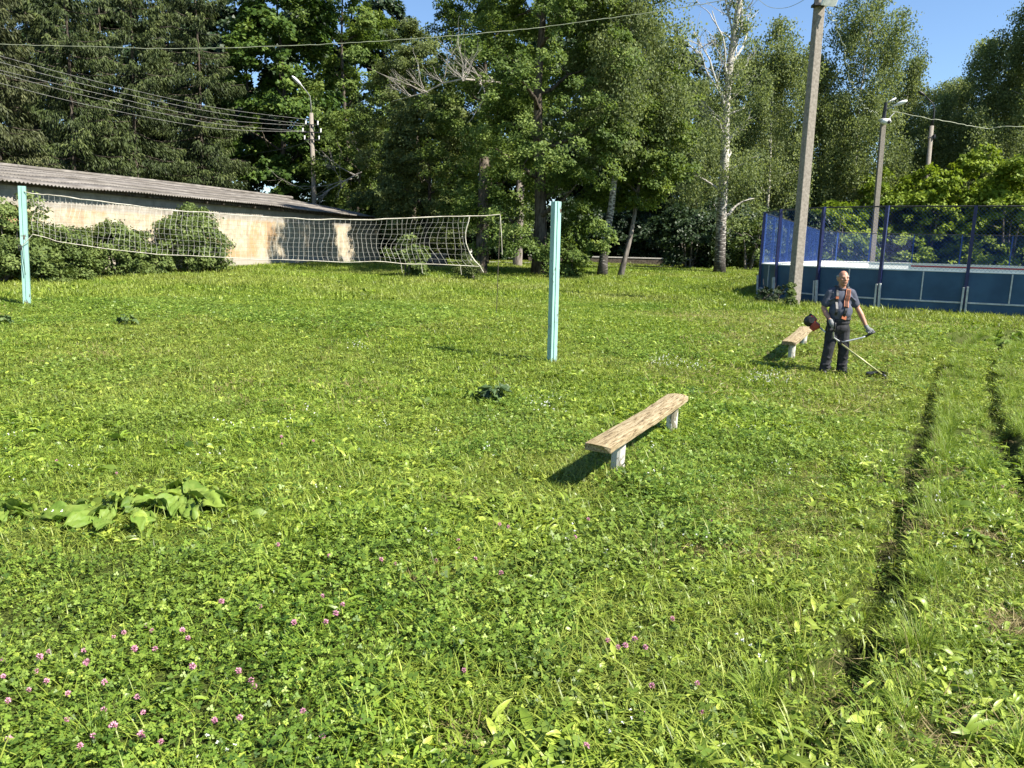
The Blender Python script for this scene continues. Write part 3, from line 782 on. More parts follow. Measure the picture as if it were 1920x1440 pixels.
#--SPLIT--
# ------------------------------------------------------------------ trees
def trunk_mesh(mb, P, r, n=9, m=0):
    mb.tube(P, r, n, m)
def curve_pts(a, b, k, wob, sag=0.0):
    a = np.array(a, float); b = np.array(b, float); L = np.linalg.norm(b - a)
    ph = rng.random(3) * 6.28
    out = []
    for t in np.linspace(0, 1, k):
        p = a + (b - a) * t
        w = math.sin(math.pi * t)
        p = p + np.array([math.sin(ph[0] + 5 * t), math.sin(ph[1] + 4 * t), math.sin(ph[2] + 4.5 * t) * .5]) * wob * L * w
        p[2] -= sag * L * t * t
        out.append(p)
    return out
def envelope():
    ph = rng.random(6) * 6.28
    def fn(th, z):
        return 1 + .16 * np.sin(2 * th + ph[0] + 3 * z) + .12 * np.sin(3 * th + ph[1] - 5 * z) + .12 * np.sin(9 * z + ph[2] + th) + .08 * np.sin(5 * th + 13 * z + ph[3])
    return fn

def broadleaf(label, base, H, Rc, cb, mat, n_clump=260, per=60, leaf=(.17, .12), bark='bark', r0=.2, top=.9, lean=(0, 0), clump=.62, name='broadleaf_tree', cat='tree', group=None, shape=.9, droop=.25, multi=1, dead=None, fill=.45, limbs=12, up=.55):
    base = np.array(base, float)
    t = thing(name, label, cat, base, group)
    mb = MB(); env = envelope()
    tips = []
    for s in range(multi):
        off = np.array([0, 0, 0.0]); ang = 6.28 * s / multi + rng.random()
        spread = 0 if multi == 1 else Rc * .35
        tp = np.array([lean[0] + spread * math.cos(ang), lean[1] + spread * math.sin(ang), H * (.92 if multi == 1 else .8)])
        P = curve_pts((.12 * math.cos(ang) * (multi > 1), .12 * math.sin(ang) * (multi > 1), -.3), tp, 9, .018)
        rr = np.linspace(1, .12, 9) * r0; rr[0] *= 1.35
        trunk_mesh(mb, [base + p for p in P], rr)
        for k in range(limbs // multi):
            f = cb / H + (1 - cb / H) * (k + rng.random() * .6) / (limbs / multi) * .92
            z = f * len(P); i = min(int(z), 7); p0 = np.array(P[i]) + (np.array(P[i + 1]) - np.array(P[i])) * (z - int(z) if i == int(z) else 1)
            th = k * 2.4 + rng.random() * .7
            u = (p0[2] - cb) / max(H - cb, .1)
            rad = Rc * max(.25, (1 - abs(u - .35) / .9)) * .8
            q = p0 + np.array([math.cos(th) * rad, math.sin(th) * rad, rad * up * (1 - u * .4)])
            LP = curve_pts(p0, q, 6, .07, -.05)
            trunk_mesh(mb, [base + p for p in LP], np.linspace(.42, .08, 6) * r0 * (1 - .5 * u), 6)
            tips += LP[3:]
            for _ in range(2):
                w = LP[rng.integers(2, 5)]; e = w + sph(1)[0] * rad * .4 + np.array([0, 0, .2])
                trunk_mesh(mb, [base + p for p in curve_pts(w, e, 4, .06)], np.linspace(.14, .04, 4) * r0, 4); tips.append(e)
    mb.build('trunk', MAT[bark], t, smooth=True)
    # boughs through the crown's volume, each a dome of leaf clumps
    nb = max(6, n_clump // 7)
    u = rng.random(nb) ** .9; th = rng.random(nb) * 6.28
    prof = np.sin(np.clip(u * .93 + .07, 0, 1) ** shape * math.pi) ** .62
    rad = Rc * prof * env(th, u) * (fill + (1 - fill) * rng.random(nb) ** .5)
    c0 = np.stack([np.cos(th) * rad + lean[0] * u, np.sin(th) * rad + lean[1] * u, cb + u * (H - cb)], -1)
    tp = np.array(tips); c0 = np.concatenate([c0, tp[rng.random(len(tp)) < .6]]); nb = len(c0)
    br = clump * (1.1 + 1.1 * rng.random(nb)); reps = max(3, n_clump // nb)
    dd = nrm(sph(nb * reps) + np.array([0, 0, .35]) + nrm(np.repeat(c0, reps, 0) * np.array([1, 1, 0])) * .45)
    c = np.repeat(c0, reps, 0) + dd * np.repeat(br, reps)[:, None] * (.55 + .45 * rng.random((nb * reps, 1))) * np.array([1, 1, .75])
    c[:, 2] = np.maximum(c[:, 2], .12); btint = np.repeat((rng.random(nb) - .5) * .22, reps)
    n = len(c); sz = clump * (.42 + .5 * rng.random(n))
    k = per
    cc = np.repeat(c, k, 0); ss = np.repeat(sz, k)[:, None]
    g = sph(n * k) * (rng.random((n * k, 1)) ** .45)
    P = cc + g * ss * np.array([1.1, 1.1, .62])
    P[:, 2] -= droop * ss[:, 0] * (np.linalg.norm(g[:, :2], axis=1)) ** 2
    outw = nrm(np.stack([cc[:, 0], cc[:, 1], np.zeros(len(cc))], -1))
    Nn = nrm(sph(n * k) * .75 + np.array([0, 0, .75]) + outw * .55)
    A = nrm(np.cross(Nn, sph(n * k)) + np.array([0, 0, -.25]))
    Nn = nrm(Nn - A * (Nn * A).sum(1, keepdims=True))
    L = leaf[0] * (.6 + .8 * rng.random(n * k)); W = leaf[1] * (.7 + .6 * rng.random(n * k))
    V, F = leaves(P, A, Nn, L, W, .06)
    tint = np.clip(np.repeat(.30 + .40 * rng.random(n) + btint, k) + (rng.random(n * k) - .5) * .5, 0, 1)
    me = np_mesh('crown', V, F, {'tint': np.repeat(tint, 4)})
    link('crown', me, MAT[mat], t)
    return t

def birch(label, base, H, Rc, cb, mat='birch', n_strand=900, per=60, leaf=(.15, .115), r0=.16, lean=(0, 0), group=None, strand=(1.0, 2.6), bark='birch_bark', name='birch_tree', Ptr=None, bare=0, limbs=16, fill=.2, wide_low=0, taper=.10):
    base = np.array(base, float)
    t = thing(name, label, 'tree', base, group)
    env = envelope(); mb = MB()
    P = Ptr if Ptr is not None else curve_pts((0, 0, -.3), (lean[0], lean[1], H * .97), 12, .012)
    P = [np.array(p, float) for p in P]; k = len(P)
    rr = np.linspace(1, taper, k) * r0; rr[0] *= 1.25
    trunk_mesh(mb, [base + p for p in P], rr, 10)
    ztop = P[-1][2]
    def at(z):
        for a, b in zip(P[:-1], P[1:]):
            if a[2] <= z <= b[2]: return a + (b - a) * ((z - a[2]) / (b[2] - a[2]))
        return P[-1]
    org = []
    for j in range(limbs):
        z = cb + (ztop - cb) * (j + rng.random() * .5) / limbs * .95; p0 = at(z); th = j * 2.4 + rng.random()
        u = (z - cb) / (ztop - cb); rad = Rc * (1 - .75 * u) * (.7 + .3 * rng.random())
        q = p0 + np.array([math.cos(th) * rad, math.sin(th) * rad, rad * .9])
        LP = curve_pts(p0, q, 7, .06, .25)
        trunk_mesh(mb, [base + p for p in LP], np.linspace(.36, .06, 7) * r0 * (1 - .5 * u), 5)
        org += LP[2:]
    mb.build('trunk', MAT[bark], t, smooth=True)
    m_ = 11; nb = max(5, n_strand // m_)
    u = rng.random(nb); th = rng.random(nb) * 6.28
    prof = np.sin(np.clip(.12 + u * .88, 0, 1) ** .75 * math.pi) ** .42
    if wide_low: prof = np.maximum(prof, (1 - u) * wide_low)
    rad = Rc * prof * env(th, u) * (fill + (1 - fill) * rng.random(nb) ** .5)
    cx = np.array([at(cb + x * (ztop - cb)) for x in u])
    c0 = np.stack([cx[:, 0] + np.cos(th) * rad, cx[:, 1] + np.sin(th) * rad, cb + u * (H - cb) + .5], -1)
    c = np.repeat(c0, m_, 0); g = rng.normal(size=(len(c), 3)) * np.array([.42, .42, .12]) * (.7 + .5 * np.repeat(rng.random((nb, 1)), m_, 0))
    g[:, 2] -= (g[:, 0] ** 2 + g[:, 1] ** 2) * .6; c = c + g
    o = np.array(org); o = np.repeat(o, 2, 0) + rng.normal(size=(len(o) * 2, 3)) * .25
    bt_ = np.concatenate([np.repeat((rng.random(nb) - .5) * .3, m_), np.zeros(len(o))])
    c = np.concatenate([c, o]); n = len(c)
    Ls = (strand[0] + (strand[1] - strand[0]) * rng.random(n)) * (.65 + .35 * (1 - np.clip((c[:, 2] - cb) / (H - cb), 0, 1)))
    s = rng.random((n, per))
    dirx = rng.normal(size=(n, 1)) * .12; diry = rng.normal(size=(n, 1)) * .12
    wid = .16 + .16 * (1 - s)
    Pp = np.stack([c[:, :1] + dirx * s * Ls[:, None] + rng.normal(size=(n, per)) * wid, c[:, 1:2] + diry * s * Ls[:, None] + rng.normal(size=(n, per)) * wid, c[:, 2:] - s * Ls[:, None]], -1).reshape(-1, 3)
    N_ = n * per
    Pp[:, 2] = np.maximum(Pp[:, 2], .25)
    Nn = nrm(sph(N_) + np.array([0, 0, .35])); A = nrm(sph(N_) * .8 + np.array([0, 0, -1.0])); Nn = nrm(Nn - A * (Nn * A).sum(1, keepdims=True))
    L = leaf[0] * (.6 + .8 * rng.random(N_)); W = leaf[1] * (.6 + .8 * rng.random(N_))
    V, F = leaves(Pp, A, Nn, L, W, .05)
    tint = np.clip(np.repeat(.32 + .32 * rng.random(n) + bt_, per) + (rng.random(N_) - .5) * .5, 0, 1)
    link('crown', np_mesh('crown', V, F, {'tint': np.repeat(tint, 4)}), MAT[mat], t)
    return t

def spruce(label, base, H, Rc, cb=1.0, mat='spruce', whorls=30, per=7, group=None, leaf=(.29, .08)):
    base = np.array(base, float)
    t = thing('spruce_tree', label, 'tree', base, group)
    mb = MB(); trunk_mesh(mb, [base + p for p in curve_pts((0, 0, -.3), (0, 0, H), 8, .006)], np.linspace(.15, .03, 8), 9)
    Ps = []; As = []; Ls = []; Tn = []
    for i in range(whorls):
        f = (i + .5) / whorls; z = cb + (H - cb) * f
        R = Rc * (1 - f) ** .8 + .3
        for j in range(per):
            th = rng.random() * 6.28; r = R * (.6 + .5 * rng.random()); zz = z + rng.normal() * .3
            dz0 = .12 - .55 * (1 - f) ** .6
            k = 9; s = np.linspace(0, 1, k)
            hx = np.cos(th) * r * s; hy = np.sin(th) * r * s; hz = zz + r * (dz0 * s + .22 * s ** 2.5) + .12 * rng.normal() * s
            if j % 2 == 0: trunk_mesh(mb, [base + np.array(p) for p in zip(hx[::2], hy[::2], hz[::2])], np.linspace(.05, .012, 5), 4)
            m = int(70 + 62 * r)
            q = .10 + .90 * rng.random(m) ** .7
            side = rng.choice([-1, 1], m) * rng.random(m) ** 1.3 * (.08 + .24 * r * np.sin(np.pi * np.clip(q, 0, .97)) * .8)
            cx = np.interp(q, s, hx) - np.sin(th) * side; cy = np.interp(q, s, hy) + np.cos(th) * side; cz = np.interp(q, s, hz) - np.abs(side) * .25
            hang = rng.random(m)
            cz = cz - hang ** 1.5 * (.15 + .75 * (1 - f)) * (.4 + .6 * np.sin(np.pi * np.clip(q, 0, 1)))
            a = np.stack([np.cos(th) * .55 - np.sin(th) * side * .9, np.sin(th) * .55 + np.cos(th) * side * .9, -.55 - .9 * hang], -1) + rng.normal(size=(m, 3)) * .22
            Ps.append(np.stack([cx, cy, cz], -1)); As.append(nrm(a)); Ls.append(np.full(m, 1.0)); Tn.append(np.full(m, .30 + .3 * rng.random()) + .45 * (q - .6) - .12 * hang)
    mb.build('trunk', MAT['bark'], t, smooth=True)
    P = np.concatenate(Ps); A = np.concatenate(As); n = len(P)
    Nn = nrm(sph(n) + np.array([0, 0, .5])); Nn = nrm(Nn - A * (Nn * A).sum(1, keepdims=True))
    L = leaf[0] * (.5 + .9 * rng.random(n)); W = leaf[1] * (.6 + .8 * rng.random(n))
    V, F = leaves(P, A, Nn, L, W, .03)
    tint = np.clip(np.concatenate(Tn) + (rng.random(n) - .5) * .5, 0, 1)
    link('crown', np_mesh('crown', V, F, {'tint': np.repeat(tint, 4)}), MAT[mat], t)
    return t

def gpt(u, Y):
    """ground point at depth Y under photo column u"""
    x = 0.0
    for _ in range(3):
        z = float(gz0(x, Y)); d = RT * 0
        vv = 700.0
        for _ in range(12):
            p = at_y(u, vv, Y); vv += (p[2] - z) / Y * f_px * .9
        x = p[0]
    return np.array([x, Y, float(gz0(x, Y))])
def ht(u, v, Y):
    return float(at_y(u, v, Y)[2] - gz0(at_y(u, v, Y)[0], Y))

def copy_tree(src, label, base, rz, sc, group=None):
    r = src.copy(); COL.objects.link(r); r.location = tuple(float(x) for x in base); r.rotation_euler = (0, 0, rz); r.scale = (sc, sc, sc)
    r['label'] = label
    if group: r['group'] = group
    for ch in src.children:
        c = ch.copy(); COL.objects.link(c); c.parent = r
    return r

SP = 'spruces behind the shed'
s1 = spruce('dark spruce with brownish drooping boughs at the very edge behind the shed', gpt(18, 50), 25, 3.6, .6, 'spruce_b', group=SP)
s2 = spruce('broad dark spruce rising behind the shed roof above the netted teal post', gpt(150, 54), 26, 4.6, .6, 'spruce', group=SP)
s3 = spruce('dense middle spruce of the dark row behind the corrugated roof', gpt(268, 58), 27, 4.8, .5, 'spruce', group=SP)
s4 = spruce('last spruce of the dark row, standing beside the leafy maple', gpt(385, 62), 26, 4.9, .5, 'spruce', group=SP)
copy_tree(s2, 'spruce half hidden in the gap behind the two outer spruces', gpt(85, 63), 1.9, 1.05, SP)
copy_tree(s3, 'spruce half hidden in the gap behind the middle of the row', gpt(215, 68), 4.0, 1.08, SP)
copy_tree(s4, 'spruce half hidden behind the last two spruces of the row', gpt(335, 72), 2.7, 1.08, SP)
copy_tree(s1, 'spruce just out past the brownish one at the frame edge', gpt(-75, 47), 1.2, .95, SP)

WD = 'leafy trees along the wood edge'
broadleaf('tall maple with bright leaf clumps behind the slim pole', gpt(530, 68), 25, 4.9, .8, 'maple', 800, 64, (.30, .25), r0=.3, group=WD, clump=.85)
broadleaf('tall blue green poplar towering between the maple and the sky gap', gpt(650, 70), 26, 4.6, 2.0, 'poplar', 760, 64, (.24, .19), r0=.3, group=WD, clump=.8, up=.9)
b3 = broadleaf('low spreading tree with dead branches over the end of the shed roof', gpt(675, 64), 11.5, 3.6, .8, 'linden', 420, 64, (.20, .15), r0=.2, group=WD, clump=.7)
broadleaf('olive green tree with a round top just under the gap of sky', gpt(775, 56), 15.6, 3.9, 1.0, 'olive', 740, 78, (.16, .115), r0=.24, group=WD, clump=.62)
broadleaf('dusky lower tree in front of the olive one beside the net stake', gpt(800, 50), 9.6, 3.3, .6, 'olive', 560, 66, (.17, .13), r0=.2, group=WD, clump=.6)
broadleaf('mid green tree behind the dead limb with a pale flared trunk base', gpt(905, 47.5), 17.5, 3.8, 1.8, 'linden', 800, 80, (.15, .115), r0=.3, group=WD, clump=.62)
big = broadleaf('huge glossy leaved poplar with low hanging crown behind the bare teal post', gpt(1010, 37.5), 19, 4.1, .55, 'poplar', 1350, 100, (.125, .10), r0=.34, group=WD, clump=.58, shape=.7, droop=.5, limbs=18)
# the lone birch beside it, with its leaning trunk
bb = gnd(1128, 521)
tp = [np.array([0, 0, -.3])] + [at_y(u, v, bb[1]) - bb for u, v in ((1131, 490), (1137, 440), (1146, 390), (1153, 330), (1162, 240), (1172, 140), (1185, 30), (1195, -60))]
birch('leaning weeping birch with mottled trunk between poplar and grey thin trunk', bb, 16.5, 2.9, 6.4, 'birch', 900, 66, (.115, .09), r0=.25, Ptr=tp, group=WD, strand=(.9, 2.3), limbs=20, wide_low=.7)
broadleaf('small linden with plain grey trunk and bright leaves beside the leaning birch', gnd(1160, 521), 9.4, 2.35, 3.5, 'linden', 360, 66, (.145, .12), bark='bark_grey', r0=.145, lean=(1.5, .3), group=WD, clump=.5)
# tall birch with bare white top
wb = gnd(1349, 515)
tp = [np.array([0, 0, -.3])] + [at_y(u, v, wb[1]) - wb for u, v in ((1350, 480), (1353, 400), (1358, 320), (1360, 250), (1362, 190), (1370, 110), (1378, 60), (1388, 0), (1394, -50))]
wbt = birch('tall birch with bright white trunk and a bare forked top', wb, 11.8, 2.3, 3.0, 'birch', 100, 54, (.12, .095), r0=.33, taper=.35, fill=.55, Ptr=tp, group=WD, strand=(.8, 2.2), limbs=12)
mb = MB()
def twigs(mb, a, b, r, depth, Y, spread=.5):
    P = curve_pts(a, b, 6, .05); mb.tube(P, np.linspace(r, r * .3, 6), 5)
    if depth:
        L = np.linalg.norm(np.array(b) - np.array(a))
        for _ in range(4):
            p = P[rng.integers(1, 6)]; d = nrm((np.array(b) - np.array(a))[None])[0] + rng.normal(size=3) * spread
            twigs(mb, p, p + d / np.linalg.norm(d) * L * (.35 + .3 * rng.random()), r * .45, depth - 1, Y, spread)
Y0 = wb[1]
for (u0, v0, u1, v1, r) in ((1360, 205, 1318, 110, .09), (1362, 190, 1300, 60, .08), (1366, 150, 1335, 20, .08), (1372, 110, 1360, -30, .08), (1368, 130, 1402, 60, .09), (1374, 100, 1398, -20, .09),
                            (1361, 230, 1305, 185, .07), (1360, 250, 1310, 200, .06), (1364, 170, 1405, 110, .07), (1358, 215, 1345, 135, .07), (1380, 60, 1372, -40, .06), (1352, 410, 1340, 390, .04), (1358, 300, 1380, 240, .05)):
    mb = MB(); twigs(mb, at_y(u0, v0, Y0), at_y(u1, v1, Y0 + rng.normal() * .8), r, 2, Y0); mb.build('bare_limb', MAT['twig'], wbt)
# dead limbs caught in the crowns
mb = MB()
K = [at_y(u, v, 35.4 - .9 * min(i, 3) + .15 * i) for i, (u, v) in enumerate(((960, 158), (932, 155), (900, 151), (868, 148), (830, 156), (800, 172), (770, 181), (735, 190)))]
mb.tube(K, [.05, .046, .042, .038, .032, .025, .018, .010], 7)
for i in range(34):
    p = K[rng.integers(1, 7)] + rng.normal(size=3) * .05; d = np.array([-.5 + rng.normal() * .5, rng.normal() * .4, .7 + rng.normal() * .35])
    twigs(mb, p, p + d * (.5 + 1.1 * rng.random()), .018, 1, 0, .4)
twigs(mb, K[2], at_y(910, 180, 33.4), .04, 1, 0); twigs(mb, at_y(910, 180, 33.4), at_y(885, 225, 33.4), .025, 1, 0)
mb.build('dead_limb', MAT['deadwood'], big)
mb = MB()
for (u0, v0, u1, v1, r) in ((690, 315, 605, 362, .07), (640, 352, 625, 300, .04), (670, 330, 600, 290, .05), (660, 335, 570, 355, .04), (690, 315, 655, 260, .05)):
    twigs(mb, at_y(u0, v0, 61.5), at_y(u1, v1, 60.5), r, 2, 0)
mb.build('dead_limb', MAT['deadwood'], b3)

# birch wood on the far side of the rink
BW = 'birches of the wood behind the rink'
def bt(label, u, Y, vtop, Rc, cb, **k):
    g = gpt(u, Y); H = ht(u, vtop, Y)
    return birch(label, g, H, Rc, cb, group=BW, **k)
q1 = bt('slender birch standing behind the bare topped birch', 1295, 60, 150, 3.2, 1.5, n_strand=460)
q2 = bt('full weeping birch between the bare topped birch and the big pole', 1425, 61, 40, 4.0, 1.2, n_strand=900, strand=(1.5, 3.4))
q3 = bt('narrow birch with thin white stem close behind the big concrete pole', 1505, 64, 95, 3.4, 1.0, n_strand=620, strand=(1.5, 3.2))
q4 = bt('tallest weeping birch over the lamp post with the loudspeaker', 1588, 62, -70, 3.4, 2.0, n_strand=900, strand=(1.5, 3.4))
q5 = bt('shorter pale birch beneath the open sky behind the loudspeaker post', 1668, 68, 112, 4.0, 1.5, n_strand=700, strand=(1.5, 3.2))
q6 = bt('dark birch behind the lamp with the curved arm', 1748, 74, 150, 4.2, 1.5, n_strand=620, strand=(1.2, 2.6))
q7 = bt('big birch beyond the thicket with its top against the blue sky', 1835, 66, 55, 4.6, 2.2, n_strand=1300, strand=(1.5, 3.2))
q8 = bt('massive birch at the frame edge filling the sky beyond the thicket', 1912, 63, -40, 4.8, 2.0, n_strand=1500, strand=(1.5, 3.2))
copy_tree(q2, 'birch past the frame edge behind the end of the thicket', gpt(2010, 64), 1.0, 1.0, BW)
copy_tree(q7, 'birch in the second row showing between the two stems near the big pole', gpt(1390, 78), 2.2, 1.0, BW)
copy_tree(q2, 'birch in the second row showing between the big pole and the lamp post', gpt(1545, 80), 3.9, .92, BW)
copy_tree(q3, 'birch in the second row under the dip in the skyline', gpt(1712, 86), 1.4, .98, BW)
copy_tree(q5, 'birch in the second row at the far end of the thicket', gpt(1870, 82), 5.1, 1.15, BW)

# yellow-green maple thicket and understorey with shade put into its leaf colour
TH = 'maple thicket behind the rink'
def bush(label, g, H, Rc, mat, n, per, leaf, clump=.5, name='shrub', group=None, multi=4, cb=.15, shape=.72):
    return broadleaf(label, g, H, Rc, cb, mat, n, per, leaf, bark='bark_grey', r0=.06 + H * .006, name=name, cat='shrub', group=group, clump=clump, multi=multi, limbs=8, shape=shape, fill=.45)
m1 = bush('lowest yellow green maple at the thicket end near the big pole', gpt(1560, 57), 4.9, 2.2, 'yellowgreen', 180, 60, (.22, .18), .55, 'maple_sapling', TH)
m2 = bush('yellow green maple standing behind the loudspeaker lamp post', gpt(1645, 60), 7.0, 3.2, 'yellowgreen', 340, 60, (.24, .19), .62, 'maple_sapling', TH)
m3 = bush('yellow green maple at the foot of the curved arm lamp post', gpt(1725, 58.5), 7.2, 3.2, 'yellowgreen', 340, 60, (.24, .19), .62, 'maple_sapling', TH)
m4 = bush('tallest yellow green maple of the thicket beyond the rink mesh', gpt(1800, 59), 8.6, 3.3, 'yellowgreen', 400, 60, (.24, .19), .62, 'maple_sapling', TH)
m5 = bush('yellow green maple at the frame edge beyond the rink mesh', gpt(1885, 57), 7.9, 3.5, 'yellowgreen', 400, 60, (.24, .19), .62, 'maple_sapling', TH)
copy_tree(m3, 'yellow green maple out past the frame edge of the thicket', gpt(1985, 58), 2.0, 1.05, TH)
US = 'dark shrubs under the trees'
u1 = bush('shrub coloured dark for shade beside the bare topped birch', gpt(1290, 52), 4.0, 2.5, 'dark', 220, 60, (.20, .15), .6, 'shrub', US)
u2 = bush('rounded shrub in the shade next to the rink corner', gpt(1402, 50), 3.7, 2.0, 'bush', 130, 60, (.16, .12), .5, 'shrub', US)
us_lab = ['dark shrub filling the shade behind the lone front sapling', 'dark shrub behind the free end of the net', 'dark shrub behind the pale stump post', 'dark shrub under the poplar crown near the path', 'dark shrub behind the leaning birch trunk', 'dark shrub behind the thin grey trunk', 'dark shrub in the black gap under the small linden',
          'dark shrub right of the white birch trunk in deep shade', 'dark shrub behind the rink corner mesh', 'dark shrub at the far gable end of the shed']
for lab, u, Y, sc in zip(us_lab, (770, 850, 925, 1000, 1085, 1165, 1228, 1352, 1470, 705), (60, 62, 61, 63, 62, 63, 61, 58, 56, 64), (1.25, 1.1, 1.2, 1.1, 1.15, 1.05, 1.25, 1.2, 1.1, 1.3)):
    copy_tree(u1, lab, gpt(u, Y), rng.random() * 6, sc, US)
# second rows closing the wood
FR = 'trees deep in the wood'
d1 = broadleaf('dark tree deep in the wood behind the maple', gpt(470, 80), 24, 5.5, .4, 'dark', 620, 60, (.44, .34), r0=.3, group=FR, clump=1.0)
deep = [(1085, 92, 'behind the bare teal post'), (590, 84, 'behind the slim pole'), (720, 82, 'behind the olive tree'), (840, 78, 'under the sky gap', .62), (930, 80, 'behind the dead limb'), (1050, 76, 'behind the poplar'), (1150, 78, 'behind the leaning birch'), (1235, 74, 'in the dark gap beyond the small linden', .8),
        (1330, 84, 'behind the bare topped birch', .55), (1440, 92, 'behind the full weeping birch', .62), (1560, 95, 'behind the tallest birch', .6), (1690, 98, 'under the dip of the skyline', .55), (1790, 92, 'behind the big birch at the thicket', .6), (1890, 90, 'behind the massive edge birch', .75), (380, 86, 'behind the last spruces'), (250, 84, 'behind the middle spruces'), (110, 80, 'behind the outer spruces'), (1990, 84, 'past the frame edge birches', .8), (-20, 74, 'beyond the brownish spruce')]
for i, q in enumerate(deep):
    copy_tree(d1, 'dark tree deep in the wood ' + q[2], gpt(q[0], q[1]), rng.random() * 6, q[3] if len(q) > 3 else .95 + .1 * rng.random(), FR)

# shrubs along the shed wall and on the lawn edge
SB = 'shrubs along the shed wall'
def wallpt(u, off):
    """point in front of the shed wall under photo column u"""
    best = None
    for s in np.linspace(0, 36, 400):
        p = shedP(s, -off, 0); z = float(gz0(p[0], p[1])); q = np.array([p[0], p[1], z]) - CAM
        w = q @ FW; uu = 960 + f_px * (q @ RT) / w
        if best is None or abs(uu - u) < best[0]: best = (abs(uu - u), np.array([p[0], p[1], z]))
    return best[1]
k1 = bush('leafy shrub behind the netted teal post, nearest along the shed wall', wallpt(15, 1.5), 2.5, 1.25, 'bush', 260, 70, (.11, .065), .36, 'shrub', SB)
bush('tall thin leafy shoot of elder poking up beside the teal post', wallpt(68, 1.2), 2.9, .45, 'bush', 60, 50, (.11, .065), .3, 'shrub', SB)
bush('wide low shrub second along the shed wall seen through the net', wallpt(118, 1.4), 1.75, .8, 'bush', 260, 70, (.11, .065), .36, 'shrub', SB)
bush('rounded shrub third along the shed wall seen through the net', wallpt(222, 1.5), 1.95, .9, 'bush', 260, 70, (.11, .065), .34, 'shrub', SB)
bush('big dense shrub last along the shed wall before the bare plaster', wallpt(362, 1.7), 2.55, 1.3, 'bush', 400, 70, (.12, .07), .40, 'shrub', SB)
bush('low nettle like shrub between the third and last wall shrubs', wallpt(285, 1.6), .9, .7, 'bush', 130, 60, (.11, .07), .3, 'shrub', SB)
bush('low leafy shrub at the foot of the first wall shrub', wallpt(62, 2.2), 1.1, 1.0, 'bush', 140, 60, (.11, .07), .3, 'shrub', SB)
bush('young leafy sapling standing alone on the lawn below the net end', gnd(768, 522), 1.75, .92, 'bush', 110, 60, (.12, .085), .24, 'sapling', None, multi=3)
bush('wispy grey green weed clump below the loose net corner', gnd(880, 528), .95, .45, 'olive', 22, 40, (.08, .04), .2, 'weed_clump', None, multi=2)
bush('leafy weed clump at the foot of the huge poplar', gnd(1068, 522), 1.6, .7, 'linden', 40, 50, (.12, .09), .26, 'weed_clump', None, multi=2)
bush('leafy weed climbing the foot of the big concrete pole', gnd(1481, 580), .6, .12, 'bush', 18, 30, (.06, .04), .07, 'weed_clump', None, multi=2)
bush('dark leaf patch added as shadow on grass by the rink boards near the big pole', gnd(1440, 570), .25, .8, 'dark', 34, 50, (.07, .035), .07, 'weed_clump', None, multi=2)  # stands in for the rink's shadow on the grass

# old trunks, post and timbers in the shade behind the net
def stump(label, u, v, h, r, mat='bark', name='tree_trunk', cat='tree'):
    b = gnd(u, v); t = thing(name, label, cat, b)
    mb = MB(); mb.tube([b + np.array([0, 0, -.2]), b + np.array([0, 0, .15]), b + np.array([.02, 0, h * .5]), b + np.array([.06, .03, h])], [r * 1.5, r * 1.15, r, r * .9], 12)
    mb.build('trunk', MAT[mat], t, smooth=True)
stump('pale flared trunk in the shade beyond the poplar', 970, 503, 6.0, .26, 'bark_grey')
stump('dark trunk just behind the loose corner of the net', 902, 516, 5.5, .26, 'bark')
b = gnd(881, 493); t = thing('marker_post', 'short whitewashed post standing by the path behind the net', 'post', b)
mb = MB(); mb.tube([b + np.array([0, 0, -.2]), b + np.array([0, 0, .95]), b + np.array([0, 0, 1.02])], [.15, .14, .10], 12); mb.build('shaft', MAT['whitewash'], t, smooth=False)
b = gnd(815, 503); t = thing('timber_stack', 'low grey stack of old boards in the shade by the net', 'timber stack', b)
mb = MB()
for i in range(5):
    for j in range(3): mb.box(b + np.array([(j - 1) * .42 + rng.normal() * .03, rng.normal() * .05, .09 + i * .17]), (.38, 1.5, .14), Euler((0, 0, rng.normal() * .04)).to_matrix())
mb.build('boards', MAT['deadwood'] if False else MAT['bark_grey'], t)
# low wall along the path in the dark
b = gpt(1150, 57.5); t = thing('low_wall', 'low dark wall with pale coping along the path behind the trunks', 'wall', b)
mb = MB(); mb.box(b + np.array([0, 0, .28]), (12.5, .3, .56)); mb.build('wall', MAT['wood_dark'], t)
mb = MB(); mb.box(b + np.array([0, 0, .60]), (12.6, .38, .08)); mb.build('coping', MAT['stone'], t)

# crow on the bare birch
c = at_y(1397, 55, Y0); t = thing('crow', 'black crow perched near the bare top of the white birch', 'bird', c)
mb = MB(); mb.ell(c, (.09, .11, .19), Euler((.5, .3, 0)).to_matrix()); mb.ell(c + np.array([.06, -.06, .2]), .07); mb.tube([c + np.array([.08, -.1, .2]), c + np.array([.12, -.2, .19])], [.03, .006], 6); mb.tube([c + np.array([-.02, .05, -.1]), c + np.array([-.08, .12, -.36])], [.06, .04], 6)
o = mb.build('body', MAT['crow'], t, smooth=True); merged(o, .02, 2)
